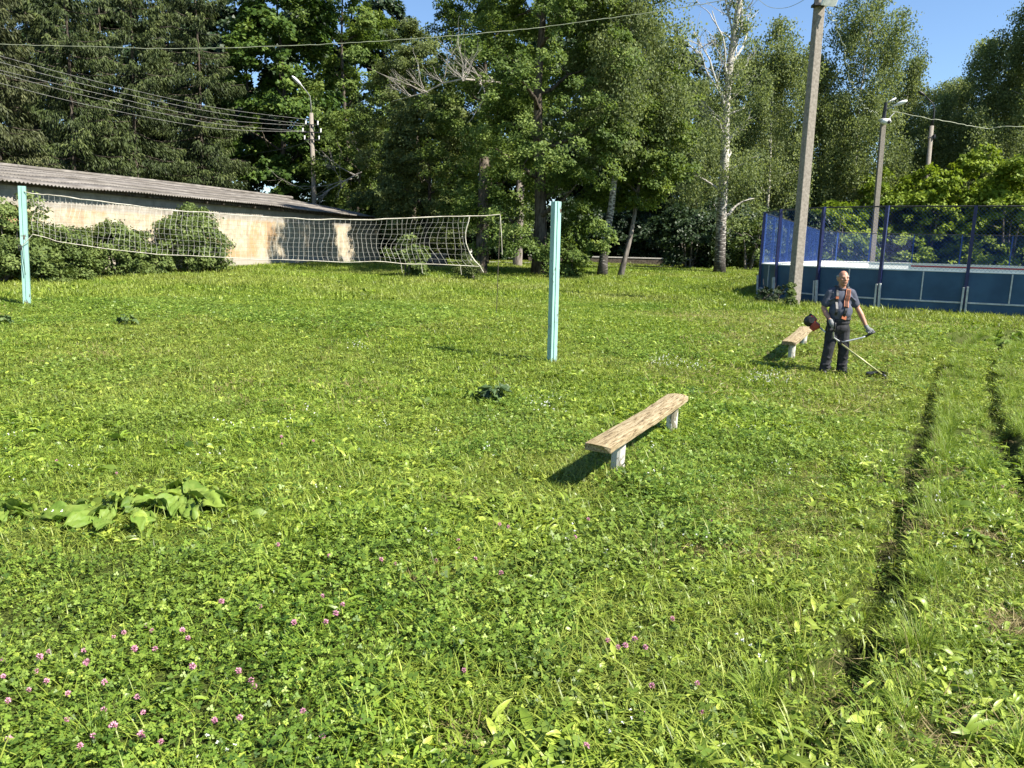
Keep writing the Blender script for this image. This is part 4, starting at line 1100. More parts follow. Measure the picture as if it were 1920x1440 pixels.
#--SPLIT--
# ------------------------------------------------------------------ the man with the brushcutter
def man():
    b = gnd(1562, 703); b[2] = float(gz(b[0], b[1]))
    t = thing('person', 'balding man in grey t-shirt and black trousers working a brushcutter', 'person', b)
    W = lambda x, y, z: (b[0] + x, b[1] + y, b[2] + z)
    def L(mb, js, m=0, n=12): mb.limb([(W(*p), r) for p, r in js], m, n)
    def E(mb, c, r, rot=None, m=0): mb.ell(W(*c), r, rot, m, 16, 12)
    # joints
    RS, RE, RW = (-.172, .01, 1.325), (-.245, .03, 1.075), (-.185, -.15, .875)
    LS, LE, LW = (.172, .01, 1.325), (.285, .01, 1.095), (.405, -.12, .80)
    mb = MB()
    # head
    E(mb, (0, -.015, 1.565), (.076, .096, .108)); E(mb, (0, -.062, 1.505), (.060, .055, .070)); E(mb, (0, -.083, 1.462), (.036, .034, .026))
    L(mb, [((-.04, -.098, 1.580), .014), ((.04, -.098, 1.580), .014)])                 # brow
    L(mb, [((0, -.106, 1.572), .011), ((0, -.126, 1.536), .015)]); E(mb, (-.013, -.112, 1.533), .011); E(mb, (.013, -.112, 1.533), .011)
    E(mb, (-.042, -.088, 1.535), (.024, .018, .02)); E(mb, (.042, -.088, 1.535), (.024, .018, .02))   # cheeks
    L(mb, [((-.022, -.110, 1.497), .007), ((.022, -.110, 1.497), .007)]); L(mb, [((-.018, -.108, 1.484), .008), ((.018, -.108, 1.484), .008)])   # lips
    for s in (-1, 1): E(mb, (s * .080, -.005, 1.545), (.012, .022, .034))
    L(mb, [((0, .0, 1.33), .068), ((0, -.012, 1.42), .058), ((0, -.02, 1.50), .056)])  # neck
    E(mb, (0, .01, 1.21), (.175, .105, .17)); E(mb, (0, -.02, 1.0), (.16, .125, .16)); E(mb, (0, .0, .80), (.16, .12, .12))
    L(mb, [(RS, .06), (LS, .06)])
    L(mb, [(RS, .056), ((-.22, .02, 1.2), .050), (RE, .042), ((-.225, -.04, .99), .043), (RW, .028), ((-.178, -.18, .85), .030)])
    L(mb, [(LS, .056), ((.24, .01, 1.21), .050), (LE, .042), ((.335, -.04, .985), .043), (LW, .028), ((.425, -.14, .765), .030)])
    for s, k in ((-1, (-.125, -.02, .42)), (1, (.115, -.03, .42))):
        L(mb, [((s * .085, 0, .76), .085), (k, .056), ((k[0] + s * .02, .01, .08), .038)])
    body = mb.build('body', MAT['skin'], t, smooth=True); merged(body, .0075, 3)
    # hair: grey fringe round the sides and back
    mb = MB()
    mb_h = [(-.074, -.02, 1.585), (-.068, .04, 1.585), (-.04, .075, 1.58), (0, .088, 1.575), (.04, .075, 1.58), (.068, .04, 1.585), (.074, -.02, 1.585)]
    L(mb, [(p, .019) for p in mb_h]); L(mb, [((p[0] * .97, p[1] * .98, p[2] - .035), .02) for p in mb_h[1:-1]]); L(mb, [((p[0] * .9, p[1] * .9, p[2] - .065), .018) for p in mb_h[2:-2]])
    h = mb.build('hair', MAT['hair'], t, smooth=True); merged(h, .008, 2)
    mb = MB()
    for s in (-1, 1):
        L(mb, [((s * .022, -.105, 1.592), .006), ((s * .046, -.094, 1.593), .005)])
    mb.build('eyebrows', MAT['hair'], t, smooth=True)
    for s in (-1, 1):
        mb = MB(); E(mb, (s * .030, -.094, 1.560), (.016, .013, .008)); mb.build('eye', MAT['eye'], t, smooth=True)
    mb = MB(); L(mb, [((-.024, -.116, 1.490), .0045), ((0, -.119, 1.4915), .005), ((.024, -.116, 1.490), .0045)]); mb.build('mouth', MAT['pad'], t, smooth=True)
    # shirt
    mb = MB()
    E(mb, (0, .005, 1.22), (.195, .125, .18)); E(mb, (0, -.045, 1.04), (.182, .16, .16)); E(mb, (0, -.01, .92), (.180, .138, .10))
    L(mb, [((-.15, .01, 1.325), .072), ((-.07, .01, 1.375), .055), ((.07, .01, 1.375), .055), ((.15, .01, 1.325), .072)])
    L(mb, [(RS, .064), ((-.206, .018, 1.22), .064), ((-.222, .022, 1.15), .070)]); L(mb, [(LS, .064), ((.216, .012, 1.23), .064), ((.243, .012, 1.155), .070)])
    for s_x, z_ in ((-.17, 1.25), (.18, 1.26)): L(mb, [((s_x * .75, -.10, z_), .016), ((s_x * 1.15, -.055, z_ - .05), .014)])
    L(mb, [((-.06, -.118, 1.17), .014), ((.06, -.155, 1.05), .013)]); L(mb, [((.10, -.10, 1.15), .014), ((.02, -.15, 1.08), .012)])
    for z, w in ((1.0, .165), (.95, .17), (1.06, .16)):
        L(mb, [((-w, -.05, z), .018), ((-w * .5, -.135, z - .02), .014), ((w * .2, -.165, z - .035), .012)])
    s_ = mb.build('shirt', MAT['shirt'], t, smooth=True); merged(s_, .010, 3)
    mb = MB(); L(mb, [((.065 * math.cos(a), -.012 + .062 * math.sin(a), 1.425 + .02 * math.sin(a) * 1.2 - .018), .011) for a in np.linspace(0, 6.28, 17)]); mb.build('collar', MAT['shirt'], s_, smooth=True)
    # trousers
    mb = MB()
    E(mb, (0, -.01, .86), (.178, .138, .07)); E(mb, (0, 0, .775), (.182, .142, .12))
    for s, k, a in ((-1, (-.125, -.03, .43), (-.150, .005, .07)), (1, (.112, -.04, .43), (.128, .0, .07))):
        L(mb, [((s * .09, .0, .74), .105), ((s * .10, -.01, .58), .096), (k, .084), ((k[0] + s * .012, 0, .25), .080), (a, .083)])
        for z, j_ in ((.62, .02), (.52, -.03), (.43, .03), (.37, -.02), (.28, .02), (.17, -.02), (.12, .02), (.08, -.01)):
            x0 = k[0] + s * .012 - (k[0] + s * .012 - s * .095) * max(0, (z - .42) / .3)
            L(mb, [((x0 - .072, -.045, z + .02 + j_), .017), ((x0, -.092, z), .013), ((x0 + .072, -.03, z + .03 - j_), .017)])
    p_ = mb.build('trousers', MAT['trouser'], t, smooth=True); merged(p_, .010, 2)
    mb = MB(); L(mb, [((.178 * math.cos(a), -.01 + .139 * math.sin(a), .905), .010) for a in np.linspace(0, 6.28, 25)]); mb.build('belt', MAT['black'], p_, smooth=True)
    for s, a in ((-1, (-.165, -.05, .04)), (1, (.140, -.06, .04))):
        mb = MB(); E(mb, (a[0], a[1] + .02, .045), (.05, .115, .05), Euler((0, 0, s * .25)).to_matrix()); E(mb, (a[0], a[1] + .02, .012), (.053, .125, .02), Euler((0, 0, s * .25)).to_matrix()); E(mb, (a[0] - s * .005, a[1] + .08, .09), (.048, .055, .05))
        o = mb.build('shoe', MAT['black'], t, smooth=True); merged(o, .009, 2)
    # gloves: palm, thumb and four fingers closed round the grips
    def glove(wr, palm, grip, axis, s):
        mb = MB(); wr, palm, grip, ax = map(np.array, (wr, palm, grip, axis)); ax = ax / np.linalg.norm(ax)
        d = grip - palm; d = d / np.linalg.norm(d); nn = np.cross(ax, d)
        L(mb, [(wr, .036), ((wr + palm) / 2, .036), (palm, .038)])
        L(mb, [(palm + ax * .028, .024), (palm - ax * .028, .024)])
        for i, (o, ln) in enumerate(((.036, .95), (.013, 1.05), (-.011, 1.0), (-.033, .82))):
            k0 = palm + ax * o + d * .012
            k1 = k0 + d * .036 * ln + nn * .022 * s; k2 = k1 + d * .022 * ln - nn * .026 * s; k3 = k2 - d * .014 - nn * .022 * s
            L(mb, [(k0, .0125), (k1, .0115), (k2, .0105), (k3, .0095)], n=8)
        th0 = palm + ax * .03 - nn * .012 * s; L(mb, [(th0, .0135), (th0 + ax * .028 - nn * .018 * s + d * .01, .0125), (th0 + ax * .03 - nn * .02 * s + d * .040, .0105)], n=8)
        o = mb.build('glove', MAT['glove'], t, smooth=True); merged(o, .005, 1)
    glove((-.185, -.145, .885), (-.172, -.185, .83), (-.150, -.235, .775), (-.15, .35, .9), 1)
    glove((.400, -.115, .81), (.432, -.150, .755), (.462, -.185, .705), (.75, -.1, .45), -1)
    # harness
    def front(x, z):
        best = 0
        for (cx, cy, cz), (rx, ry, rz) in (((0, .005, 1.22), (.195, .125, .18)), ((0, -.045, 1.04), (.182, .16, .16)), ((0, -.01, .92), (.18, .138, .10)), ((0, .01, 1.36), (.24, .075, .075))):
            q = 1 - ((x - cx) / rx) ** 2 - ((z - cz) / rz) ** 2
            if q > 0: best = min(best, cy - ry * math.sqrt(q))
        return best - .010
    def strap(name, P, w, mat, th=.010, off=0, par=t):
        mb = MB(); P = [(x, (y if y is not None else front(x, z)) - off, z) for x, y, z in P]
        for i in range(len(P) - 1):
            a, c = Vector(W(*P[i])), Vector(W(*P[i + 1])); e = (c - a).normalized()
            mb.bar(a - e * .004, c + e * .004, w, th, up=(0, -1, .2))
        return mb.build(name, MAT[mat], par)
    hs = strap('harness', [(-.085, .10, 1.36), (-.083, .02, 1.435), (-.085, -.05, 1.425)] + [(-.09 - .004 * i, None, 1.38 - .05 * i) for i in range(1, 9)], .036, 'black')
    strap('strap', [(.095, .10, 1.36), (.093, .02, 1.435), (.088, -.05, 1.42), (.085, None, 1.375)] + [(.080 - .011 * i, None, 1.36 - .05 * i) for i in range(1, 9)], .036, 'black', par=hs)
    strap('strap', [(-.16, None, .93), (-.08, None, .915), (0, None, .915), (.08, None, .93), (.15, None, .95)], .034, 'black', par=hs)
    strap('pad_border', [(.083 - .011 * i, None, 1.385 - .045 * i) for i in range(7)], .074, 'orange', .014, .008, hs)
    strap('pad', [(.081 - .011 * i, None, 1.370 - .045 * i * .93) for i in range(7)], .050, 'pad', .014, .014, hs)
    strap('buckle', [(-.105, None, 1.265), (-.105, None, 1.235)], .046, 'orange', .018, .008, hs)
    strap('buckle', [(-.035, None, .955), (.035, None, .935)], .055, 'orange', .018, .010, hs)
    strap('hip_pad', [(-.175, -.10, .93), (-.172, -.12, .83), (-.165, -.14, .74)], .12, 'black', .03, .01, hs)

    # ---- brushcutter
    e0 = Vector(W(-.30, .06, .775)); e1 = Vector(W(.66, -.36, .055)); c = thing('brushcutter', 'orange and black petrol brushcutter with steel handlebar held by the man', 'brushcutter', W(-.30, .06, 0))
    e1.z = float(gz(e1.x, e1.y)) + .07
    D = (e1 - e0).normalized(); at = lambda f: e0 + (e1 - e0) * f
    mb = MB(); mb.tube([at(-.02), at(.36)], .0145, 10); mb.build('upper_shaft', MAT['alu'], c, smooth=True)
    mb = MB(); mb.tube([at(.36), at(.97)], .0145, 10); mb.build('shaft', MAT['shaft'], c, smooth=True)
    q = D.to_track_quat('Y', 'Z').to_matrix()
    eng = Vector(W(-.375, .09, .83))
    mb = MB(); mb.box(eng + Vector((.03, -.05, -.04)), (.13, .12, .11), q); mb.box(eng + Vector((.0, -.02, .07)), (.10, .12, .06), q); mb.tube([at(-.10), at(.03)], [.055, .03], 12); en = mb.build('engine', MAT['red'], c, bevel=.02)
    mb = MB(); mb.ell(eng + Vector((-.055, .0, .025)), (.085, .09, .095), q); mb.box(eng + Vector((-.01, .02, .10)), (.11, .11, .04), q); mb.build('engine_cover', MAT['black'], en, smooth=True)
    mb = MB(); mb.box(eng + Vector((-.01, -.04, -.09)), (.11, .10, .05), q); mb.build('fuel_tank', MAT['red'], en, bevel=.015)
    mb = MB(); mb.tube([eng + Vector((-.055, -.088, .05)), eng + Vector((-.055, -.10, .05))], .05, 14); mb.build('starter_vent', MAT['metal_dark'], en)
    mt = at(.345); ww = lambda *p: Vector(W(*p))
    bar_r = [mt + Vector((0, 0, .02)), ww(-.04, -.10, .585), ww(-.105, -.13, .62), ww(-.135, -.18, .70), ww(-.150, -.235, .775)]
    bar_l = [mt + Vector((0, 0, .02)), ww(.12, -.10, .565), ww(.24, -.135, .60), ww(.34, -.16, .635), ww(.395, -.175, .665)]
    mb = MB(); mb.tube(bar_r, .0125, 10); mb.tube(bar_l, .0125, 10); hb = mb.build('handlebar', MAT['alu'], c, smooth=True)
    mb = MB(); mb.box(mt + Vector((0, 0, .01)), (.06, .05, .06), q); mb.build('clamp', MAT['black'], hb, bevel=.006)
    mb = MB(); mb.tube([ww(-.138, -.195, .72), ww(-.150, -.235, .775), ww(-.165, -.275, .865)], .018, 10); mb.build('grip', MAT['black'], hb, smooth=True)
    mb = MB(); mb.tube([ww(.385, -.172, .66), ww(.462, -.185, .705), ww(.515, -.195, .735)], .018, 10); mb.build('grip', MAT['black'], hb, smooth=True)
    mb = MB(); mb.tube([at(.96), at(1.0), at(1.0) + Vector((.02, 0, -.03))], [.022, .032, .03], 10); hd = mb.build('gear_head', MAT['black'], c, smooth=True)
    mb = MB(); mb.tube([at(1.0) + Vector((.02, 0, -.02)), at(1.0) + Vector((.02, 0, -.06))], [.06, .07], 16); mb.build('spool', MAT['black'], hd, smooth=True)
    mb = MB()
    V = []; n = 12
    for i in range(n + 1):
        a = math.pi * (.15 + 1.0 * i / n); r1, r2 = .05, .20
        o = at(.93)
        V += [o + Vector((math.cos(a) * r1, math.sin(a) * r1, .02)), o + Vector((math.cos(a) * r2, math.sin(a) * r2, -.01)), o + Vector((math.cos(a) * r2, math.sin(a) * r2, -.06))]
    F = []
    for i in range(n):
        for j in range(2): F.append((i * 3 + j, i * 3 + j + 1, i * 3 + 4 + j, i * 3 + 3 + j))
    mb.add(V, F); g_ = mb.build('guard', MAT['black'], hd); so = g_.modifiers.new('thick', 'SOLIDIFY'); so.thickness = .006
man()
#--SPLIT--
# ------------------------------------------------------------------ grass and herbs
GR = {}
GR['blade'] = leafmat('grass_blades', [(0, (.05, .095, .010)), (.5, (.20, .285, .030)), (1, (.38, .44, .078))], .35, .42, .28, ((.30, .30, .085), .22, .6), .45)
GR['broad'] = leafmat('herb_leaves', [(0, (.045, .095, .012)), (.5, (.205, .31, .034)), (1, (.43, .51, .08))], .35, .38, .35, ((.32, .33, .08), .22, .4), .45)
GR['clover'] = leafmat('clover_leaves', [(0, (.035, .085, .012)), (.5, (.145, .24, .030)), (1, (.30, .40, .07))], .33, .45, .28, ((.22, .27, .05), .3, .45), .5)
GR['long'] = leafmat('long_grass', [(0, (.07, .125, .014)), (.5, (.19, .28, .032)), (1, (.33, .40, .075))], .35, .45, .25, None, .35)
GR['straw'] = leafmat('straw', [(0, (.14, .11, .045)), (.5, (.25, .20, .09)), (1, (.34, .29, .15))], .2, .7, .2, None, .3)
GR['burdock'] = leafmat('burdock_leaves', [(0, (.07, .13, .02)), (.5, (.15, .24, .035)), (1, (.26, .35, .055))], .3, .55, .25, ((.23, .28, .06), 9, .6))
GR['burdock_dark'] = leafmat('dark_burdock_leaves', [(0, (.025, .05, .02)), (.5, (.07, .115, .04)), (1, (.18, .24, .09))], .2, .55, .3)  # the plant's own shade put into a darker leaf colour
SRC = bpy.data.collections.new('tuft_sources')
def src(name, parts):
    """parts: list of (V,F(quads),tint,mat)"""
    Vs = []; Fs = []; Ts = []; Ms = []; mats = []; off = 0
    for V, F, tint, m in parts:
        if m not in mats: mats.append(m)
        Vs.append(V); Fs.append(F + off); Ts.append(tint); Ms.append(np.full(len(F), mats.index(m))); off += len(V)
    me = np_mesh(name, np.concatenate(Vs), np.concatenate(Fs), {'tint': np.concatenate(Ts)}, np.concatenate(Ms))
    o = bpy.data.objects.new(name, me)
    for m in mats: me.materials.append(GR[m])
    return o
def blades(n, rad, h, w, bend=.6, seg=3, clumpy=0, spread=1.0):
    th = rng.random(n) * 6.28; r = rad * np.sqrt(rng.random(n)); x = np.cos(th) * r; y = np.sin(th) * r
    az = rng.random(n) * 6.28 if not clumpy else th + rng.normal(size=n) * .7
    H = h * (.45 + .75 * rng.random(n)); lean = bend * (.2 + rng.random(n)) * spread
    W = w * (.6 + .7 * rng.random(n))
    rows = []
    for k in range(seg + 1):
        s = k / seg
        d = H * (lean * s ** 1.7); z = H * (s - .35 * lean * s ** 2.4)
        cx = x + np.cos(az) * d; cy = y + np.sin(az) * d
        ww = W * (1 - s ** 1.6) * (.75 + .5 * min(s * 3, 1) * .5) + .0004
        rows.append(np.stack([cx - np.sin(az) * ww, cy + np.cos(az) * ww, z], -1)); rows.append(np.stack([cx + np.sin(az) * ww, cy - np.cos(az) * ww, z], -1))
    V = np.stack(rows, 1)                       # n, 2(seg+1), 3
    base = np.arange(n)[:, None] * 2 * (seg + 1)
    F = np.concatenate([np.concatenate([base + 2 * k, base + 2 * k + 1, base + 2 * k + 3, base + 2 * k + 2], 1) for k in range(seg)])
    t = np.repeat(np.clip(.45 + rng.normal(size=n) * .22, 0, 1), 2 * (seg + 1))
    return V.reshape(-1, 3), F, t
def clover(n, rad, h, s):
    th = rng.random(n) * 6.28; r = rad * np.sqrt(rng.random(n)); c = np.stack([np.cos(th) * r, np.sin(th) * r, h * (.4 + .7 * rng.random(n))], -1)
    Vs = []; az = rng.random(n) * 6.28; up = nrm(rng.normal(size=(n, 3)) * .38 + np.array([0, 0, 1]))
    sz = s * (.6 + .8 * rng.random(n)); P = []; A = []; N_ = []; S = []
    for k in range(3):
        a = az + k * 2.094; d = np.stack([np.cos(a), np.sin(a), np.full(n, .12)], -1); d = nrm(d - up * (d * up).sum(1, keepdims=True))
        P.append(c); A.append(d); N_.append(up); S.append(sz)
    P, A, N_, S = map(np.concatenate, (P, A, N_, S))
    V, F = leaves(P, A, N_, S, S * .82, .10)
    return V, F, np.repeat(np.tile(np.clip(.45 + rng.normal(size=n) * .22, 0, 1), 3), 4)
def lance(n, rad, L, w, tilt=.7, wavy=.12):
    """broad lanceolate leaves, two strips folded on the midrib"""
    seg = 4; th = rng.random(n) * 6.28; r = rad * np.sqrt(rng.random(n)); az = rng.random(n) * 6.28
    LL = L * (.55 + .75 * rng.random(n)); ww = w * (.6 + .7 * rng.random(n)); el = tilt * (.5 + .8 * rng.random(n))
    roll_ = rng.normal(size=n) * .5
    rows = []
    for k in range(seg + 1):
        s = k / seg
        e = el - 1.25 * s * el * .75
        d = LL * s * np.cos(el * (1 - .4 * s)); z = LL * (np.sin(el) * s - .55 * np.sin(el) * s ** 2.2) + .02
        cx = np.cos(th) * r + np.cos(az) * d; cy = np.sin(th) * r + np.sin(az) * d
        q = ww * (math.sin(math.pi * min(.12 + s * .86, 1)) ** .8) * (1 + wavy * rng.normal(size=n))
        lift = q * .35
        rows.append(np.stack([cx - np.sin(az) * q, cy + np.cos(az) * q, z + lift + q * roll_], -1)); rows.append(np.stack([cx, cy, z], -1)); rows.append(np.stack([cx + np.sin(az) * q, cy - np.cos(az) * q, z + lift - q * roll_], -1))
    V = np.stack(rows, 1); m = 3 * (seg + 1); base = np.arange(n)[:, None] * m; Fs = []
    for k in range(seg):
        for j in range(2): Fs.append(np.concatenate([base + 3 * k + j, base + 3 * k + j + 1, base + 3 * k + 4 + j, base + 3 * k + 3 + j], 1))
    return V.reshape(-1, 3), np.concatenate(Fs), np.repeat(np.clip(.5 + rng.normal(size=n) * .24, 0, 1), m)
def flat_bits(n, rad, L, w, h=.03):
    th = rng.random(n) * 6.28; r = rad * np.sqrt(rng.random(n))
    P = np.stack([np.cos(th) * r, np.sin(th) * r, h * rng.random(n)], -1); A = nrm(rng.normal(size=(n, 3)) * np.array([1, 1, .3])); N_ = nrm(rng.normal(size=(n, 3)) * .5 + np.array([0, 0, 1])); N_ = nrm(N_ - A * (N_ * A).sum(1, keepdims=True))
    V, F = leaves(P, A, N_, L * (.5 + rng.random(n)), w * (.6 + .8 * rng.random(n)), .05)
    return V, F, np.repeat(np.clip(.5 + rng.normal(size=n) * .25, 0, 1), 4)

def scatter(name, label, cat, sources, pts, idx, scl, rot=None, sxy=None):
    """one stuff object: geometry nodes place the tuft meshes on its points"""
    c = bpy.data.collections.new(name + '_tufts')
    for i, o in enumerate(sources):
        o.name = '%s_%02d' % (name, i); c.objects.link(o)
    n = len(pts)
    me = bpy.data.meshes.new(name); me.vertices.add(n); me.vertices.foreach_set('co', np.asarray(pts, np.float32).ravel())
    a = me.attributes.new('idx', 'INT', 'POINT'); a.data.foreach_set('value', np.asarray(idx, np.int32))
    S = np.repeat(np.asarray(scl, np.float32)[:, None], 3, 1)
    if sxy is not None: S[:, :2] *= np.asarray(sxy)[:, None]
    a = me.attributes.new('scl', 'FLOAT_VECTOR', 'POINT'); a.data.foreach_set('vector', S.astype(np.float32).ravel())
    Rr = np.zeros((n, 3), np.float32); Rr[:, 2] = rng.random(n) * 6.28; Rr[:, :2] = rng.normal(size=(n, 2)) * .08
    a = me.attributes.new('rot', 'FLOAT_VECTOR', 'POINT'); a.data.foreach_set('vector', Rr.ravel())
    ob = bpy.data.objects.new(name, me); COL.objects.link(ob); tag(ob, label, cat, kind='stuff')
    ng = bpy.data.node_groups.new(name + '_scatter', 'GeometryNodeTree')
    ng.interface.new_socket('Geometry', in_out='INPUT', socket_type='NodeSocketGeometry'); ng.interface.new_socket('Geometry', in_out='OUTPUT', socket_type='NodeSocketGeometry')
    gi = ng.nodes.new('NodeGroupInput'); go = ng.nodes.new('NodeGroupOutput'); ip = ng.nodes.new('GeometryNodeInstanceOnPoints'); ci = ng.nodes.new('GeometryNodeCollectionInfo')
    ci.inputs['Collection'].default_value = c; ci.inputs['Separate Children'].default_value = True; ci.inputs['Reset Children'].default_value = True
    def na(nm, ty):
        q = ng.nodes.new('GeometryNodeInputNamedAttribute'); q.data_type = ty; q.inputs['Name'].default_value = nm; return q.outputs['Attribute']
    ip.inputs['Pick Instance'].default_value = True
    ng.links.new(gi.outputs[0], ip.inputs['Points']); ng.links.new(ci.outputs[0], ip.inputs['Instance'])
    ng.links.new(na('idx', 'INT'), ip.inputs['Instance Index']); ng.links.new(na('rot', 'FLOAT_VECTOR'), ip.inputs['Rotation']); ng.links.new(na('scl', 'FLOAT_VECTOR'), ip.inputs['Scale'])
    ng.links.new(ip.outputs[0], go.inputs[0])
    md = ob.modifiers.new('scatter', 'NODES'); md.node_group = ng
    return ob
def sector(r0, r1, step, half=46):
    xs = np.arange(-r1, r1, step); ys = np.arange(0, r1, step)
    X, Y = np.meshgrid(xs, ys); X = X.ravel() + (rng.random(X.size) - .5) * step * 1.3; Y = Y.ravel() + (rng.random(Y.size) - .5) * step * 1.3
    r = np.hypot(X, Y); k = (r >= r0) & (r < r1) & (np.abs(np.degrees(np.arctan2(X, Y))) < half + 14 * (r < 5))
    # nothing inside the shed or the rink
    k &= ~((X > 9) & (Y > 24) & ((X - 12.1) * .45 + (Y - 23.3) * .893 > .1) & ((X - 9.9) * .893 - (Y - 30) * .45 > -.1))
    A = np.array([-8.85, 50.8]); n_ = np.array([-.938, .347])
    s = (X - A[0]) * n_[0] + (Y - A[1]) * n_[1]; along = (X - A[0]) * -.347 + (Y - A[1]) * -.938
    k &= ~((s > -.05) & (along > -.1))
    k &= ~((Y > 52.8) & (Y < 56.6) & (X > -16) & (X < 12.5))
    return X[k], Y[k]
def xyz(x, y): return np.stack([x, y, gz(x, y)], -1)

# near and middle sward (fine tufts)
T = [src('t', [(*blades(40, .13, .095, .0026, 1.3, 4), 'blade'), (*lance(11, .12, .055, .0062, .9), 'broad'), (*clover(12, .12, .06, .014), 'clover')]) for _ in range(3)]          # 0-2 grass
T += [src('t', [(*clover(40, .13, .085, .0145), 'clover'), (*lance(9, .12, .062, .008, .9), 'broad'), (*blades(14, .13, .12, .0024, 1.2, 4), 'blade')]) for _ in range(3)]       # 3-5 clover
T += [src('t', [(*lance(26, .125, .066, .0082, .95), 'broad'), (*blades(18, .13, .11, .0025, 1.2, 4), 'blade'), (*clover(12, .13, .06, .014), 'clover')]) for _ in range(3)]  # 6-8 herbs
T += [src('t', [(*flat_bits(60, .14, .05, .006, .03), 'blade'), (*blades(46, .13, .055, .0026, 1.1), 'blade'), (*flat_bits(16, .14, .07, .004, .045), 'straw'), (*lance(3, .1, .05, .008, .5), 'broad')]) for _ in range(3)]   # 9-11 mown
x, y = sector(1.6, 9.5, .105)
rx, ry = sector(9.0, 19, .105); k = (rut_dist(rx, ry) < .55) & (ry > 8.7); x = np.concatenate([x, rx[k]]); y = np.concatenate([y, ry[k]])
d = rut_dist(x, y)
n = N1(x * .55 + 3, y * .55 + 8); n2 = N2(x * 1.3, y * 1.3 + 20); n3 = N3(x * .35, y * .35)
cl = n + .35 * (n2 - .5) + .25 * (x < -.5) * (y < 5)
mow = (x - .22 * y) / 1.6 + (n3 - .5) * 2.2
idx = np.where(cl > .72, 3, np.where(n2 + .25 * (rng.random(len(x)) - .5) > .50, 6, 0))
idx = np.where((mow > .8) & (rng.random(len(x)) < .68), 9, idx)
idx = np.where(d < .42, np.where(rng.random(len(x)) < .5, 0, 6), idx) + rng.integers(0, 3, len(x))
scl = (.55 + .75 * rng.random(len(x))) * (.55 + .6 * N4(x * .8 + 2, y * .8) + .5 * N1(x * 2.4, y * 2.4 + 7)) * np.where(mow > .8, .85, 1.0)
scl = np.where((d > .16) & (d < .42), scl * 1.2, scl); scl = np.where(d < .12, scl * .8, scl); keep = d > -1
SOIL = [(*gnd(u, v)[:2], a, b) for u, v, a, b in ((1790, 1012, .34, .16), (1750, 1392, .26, .14), (1880, 1190, .20, .12), (1310, 1040, .10, .05), (1600, 1290, .10, .12), (1760, 900, .16, .16), (1860, 925, .14, .10), (1430, 1060, .12, .04), (880, 1405, .07, .05), (830, 945, .16, .08), (820, 1100, .14, .06))]
for sx_, sy_, a_, b_ in SOIL:
    keep &= (((x - sx_) / a_) ** 2 + ((y - sy_) / b_) ** 2 > .6 + .8 * N3(x * 9, y * 9)) | (rng.random(len(x)) < .12)
scatter('grass', 'lush sunlit lawn of grass and clover nearest the camera', 'grass', T, xyz(x, y)[keep], idx[keep], scl[keep])

M_ = [src('t', [(*blades(80, .26, .095, .0042, 1.1, 3), 'blade'), (*lance(18, .25, .075, .011, .9), 'broad'), (*clover(20, .25, .06, .019), 'clover')]) for _ in range(3)]
M_ += [src('t', [(*clover(60, .26, .085, .022), 'clover'), (*blades(40, .26, .11, .004, 1.1, 3), 'blade'), (*lance(22, .25, .085, .013, .9), 'broad')]) for _ in range(2)]
M_ += [src('t', [(*flat_bits(80, .27, .06, .009, .04), 'blade'), (*blades(80, .26, .06, .0042, 1.1, 2), 'blade'), (*flat_bits(22, .27, .09, .006, .05), 'straw'), (*lance(5, .22, .07, .011, .6), 'broad')]) for _ in range(2)]
x, y = sector(9.2, 23, .19); d = rut_dist(x, y)
n = N1(x * .35 + 13, y * .35 + 2); n2 = N2(x * .9 + 5, y * .9); mow = (x - .2 * y) / 1.6 + (N3(x * .35, y * .35) - .5) * 2.2
idx = np.where(n + .4 * (n2 - .5) > .60, 3 + rng.integers(0, 2, len(x)), rng.integers(0, 3, len(x)))
idx = np.where((mow > .4) & (rng.random(len(x)) < .72), 5 + rng.integers(0, 2, len(x)), idx)
idx = np.where(d < .2, 5, idx)
scl = (.75 + .5 * rng.random(len(x))) * (.8 + .5 * N4(x * .5, y * .5)); scl = np.where((d > .2) & (d < .5), scl * 1.3, scl)
keep = d > .52
scatter('grass', 'shorter olive lawn of the middle field round the posts and man', 'grass', M_, xyz(x, y)[keep], idx[keep], scl[keep])

Fr = [src('t', [(*blades(150, .55, .15, .0085, .9, 2), 'blade'), (*lance(40, .5, .10, .018, .9), 'broad')]) for _ in range(3)]
x, y = sector(22.5, 64, .40)
scl = (.75 + .5 * rng.random(len(x))) * (.8 + .5 * N4(x * .3, y * .3)) * np.where(y < 40, 1.0, 1.1)
scatter('grass', 'far lawn running to the shed and the shaded trees', 'grass', Fr, xyz(x, y), rng.integers(0, 3, len(x)), scl)

# broad-leaved weeds, long tufts, straw stems
Wd_ = [src('t', [(*lance(10, .03, .12, .011, .95, .2), 'broad')]) for _ in range(3)] + [src('t', [(*lance(8, .03, .085, .0155, .8, .16), 'broad')]) for _ in range(2)]
x, y = sector(1.8, 12, .30); k = rng.random(len(x)) < (.22 + .4 * (N3(x * .6 + 9, y * .6) > .55)); x, y = x[k], y[k]
k = rut_dist(x, y) > .15; x, y = x[k], y[k]
scatter('weeds', 'dandelion and dock rosettes scattered through the near lawn', 'weeds', Wd_, xyz(x, y), rng.integers(0, 5, len(x)), .55 + .75 * rng.random(len(x)))
Lg = [src('t', [(*blades(60, .07, .26, .0028, .95, 4, 1), 'long')]) for _ in range(3)] + [src('t', [(*blades(16, .10, .34, .0013, .5, 4), 'straw')]) for _ in range(2)]
x, y = sector(2.0, 16, .42); v = N1(x * .7 + 31, y * .7 + 17); k = (rng.random(len(x)) < np.where(v > .6, .8, .12)); x, y = x[k], y[k]
d = rut_dist(x, y)
ex, ey = [], []
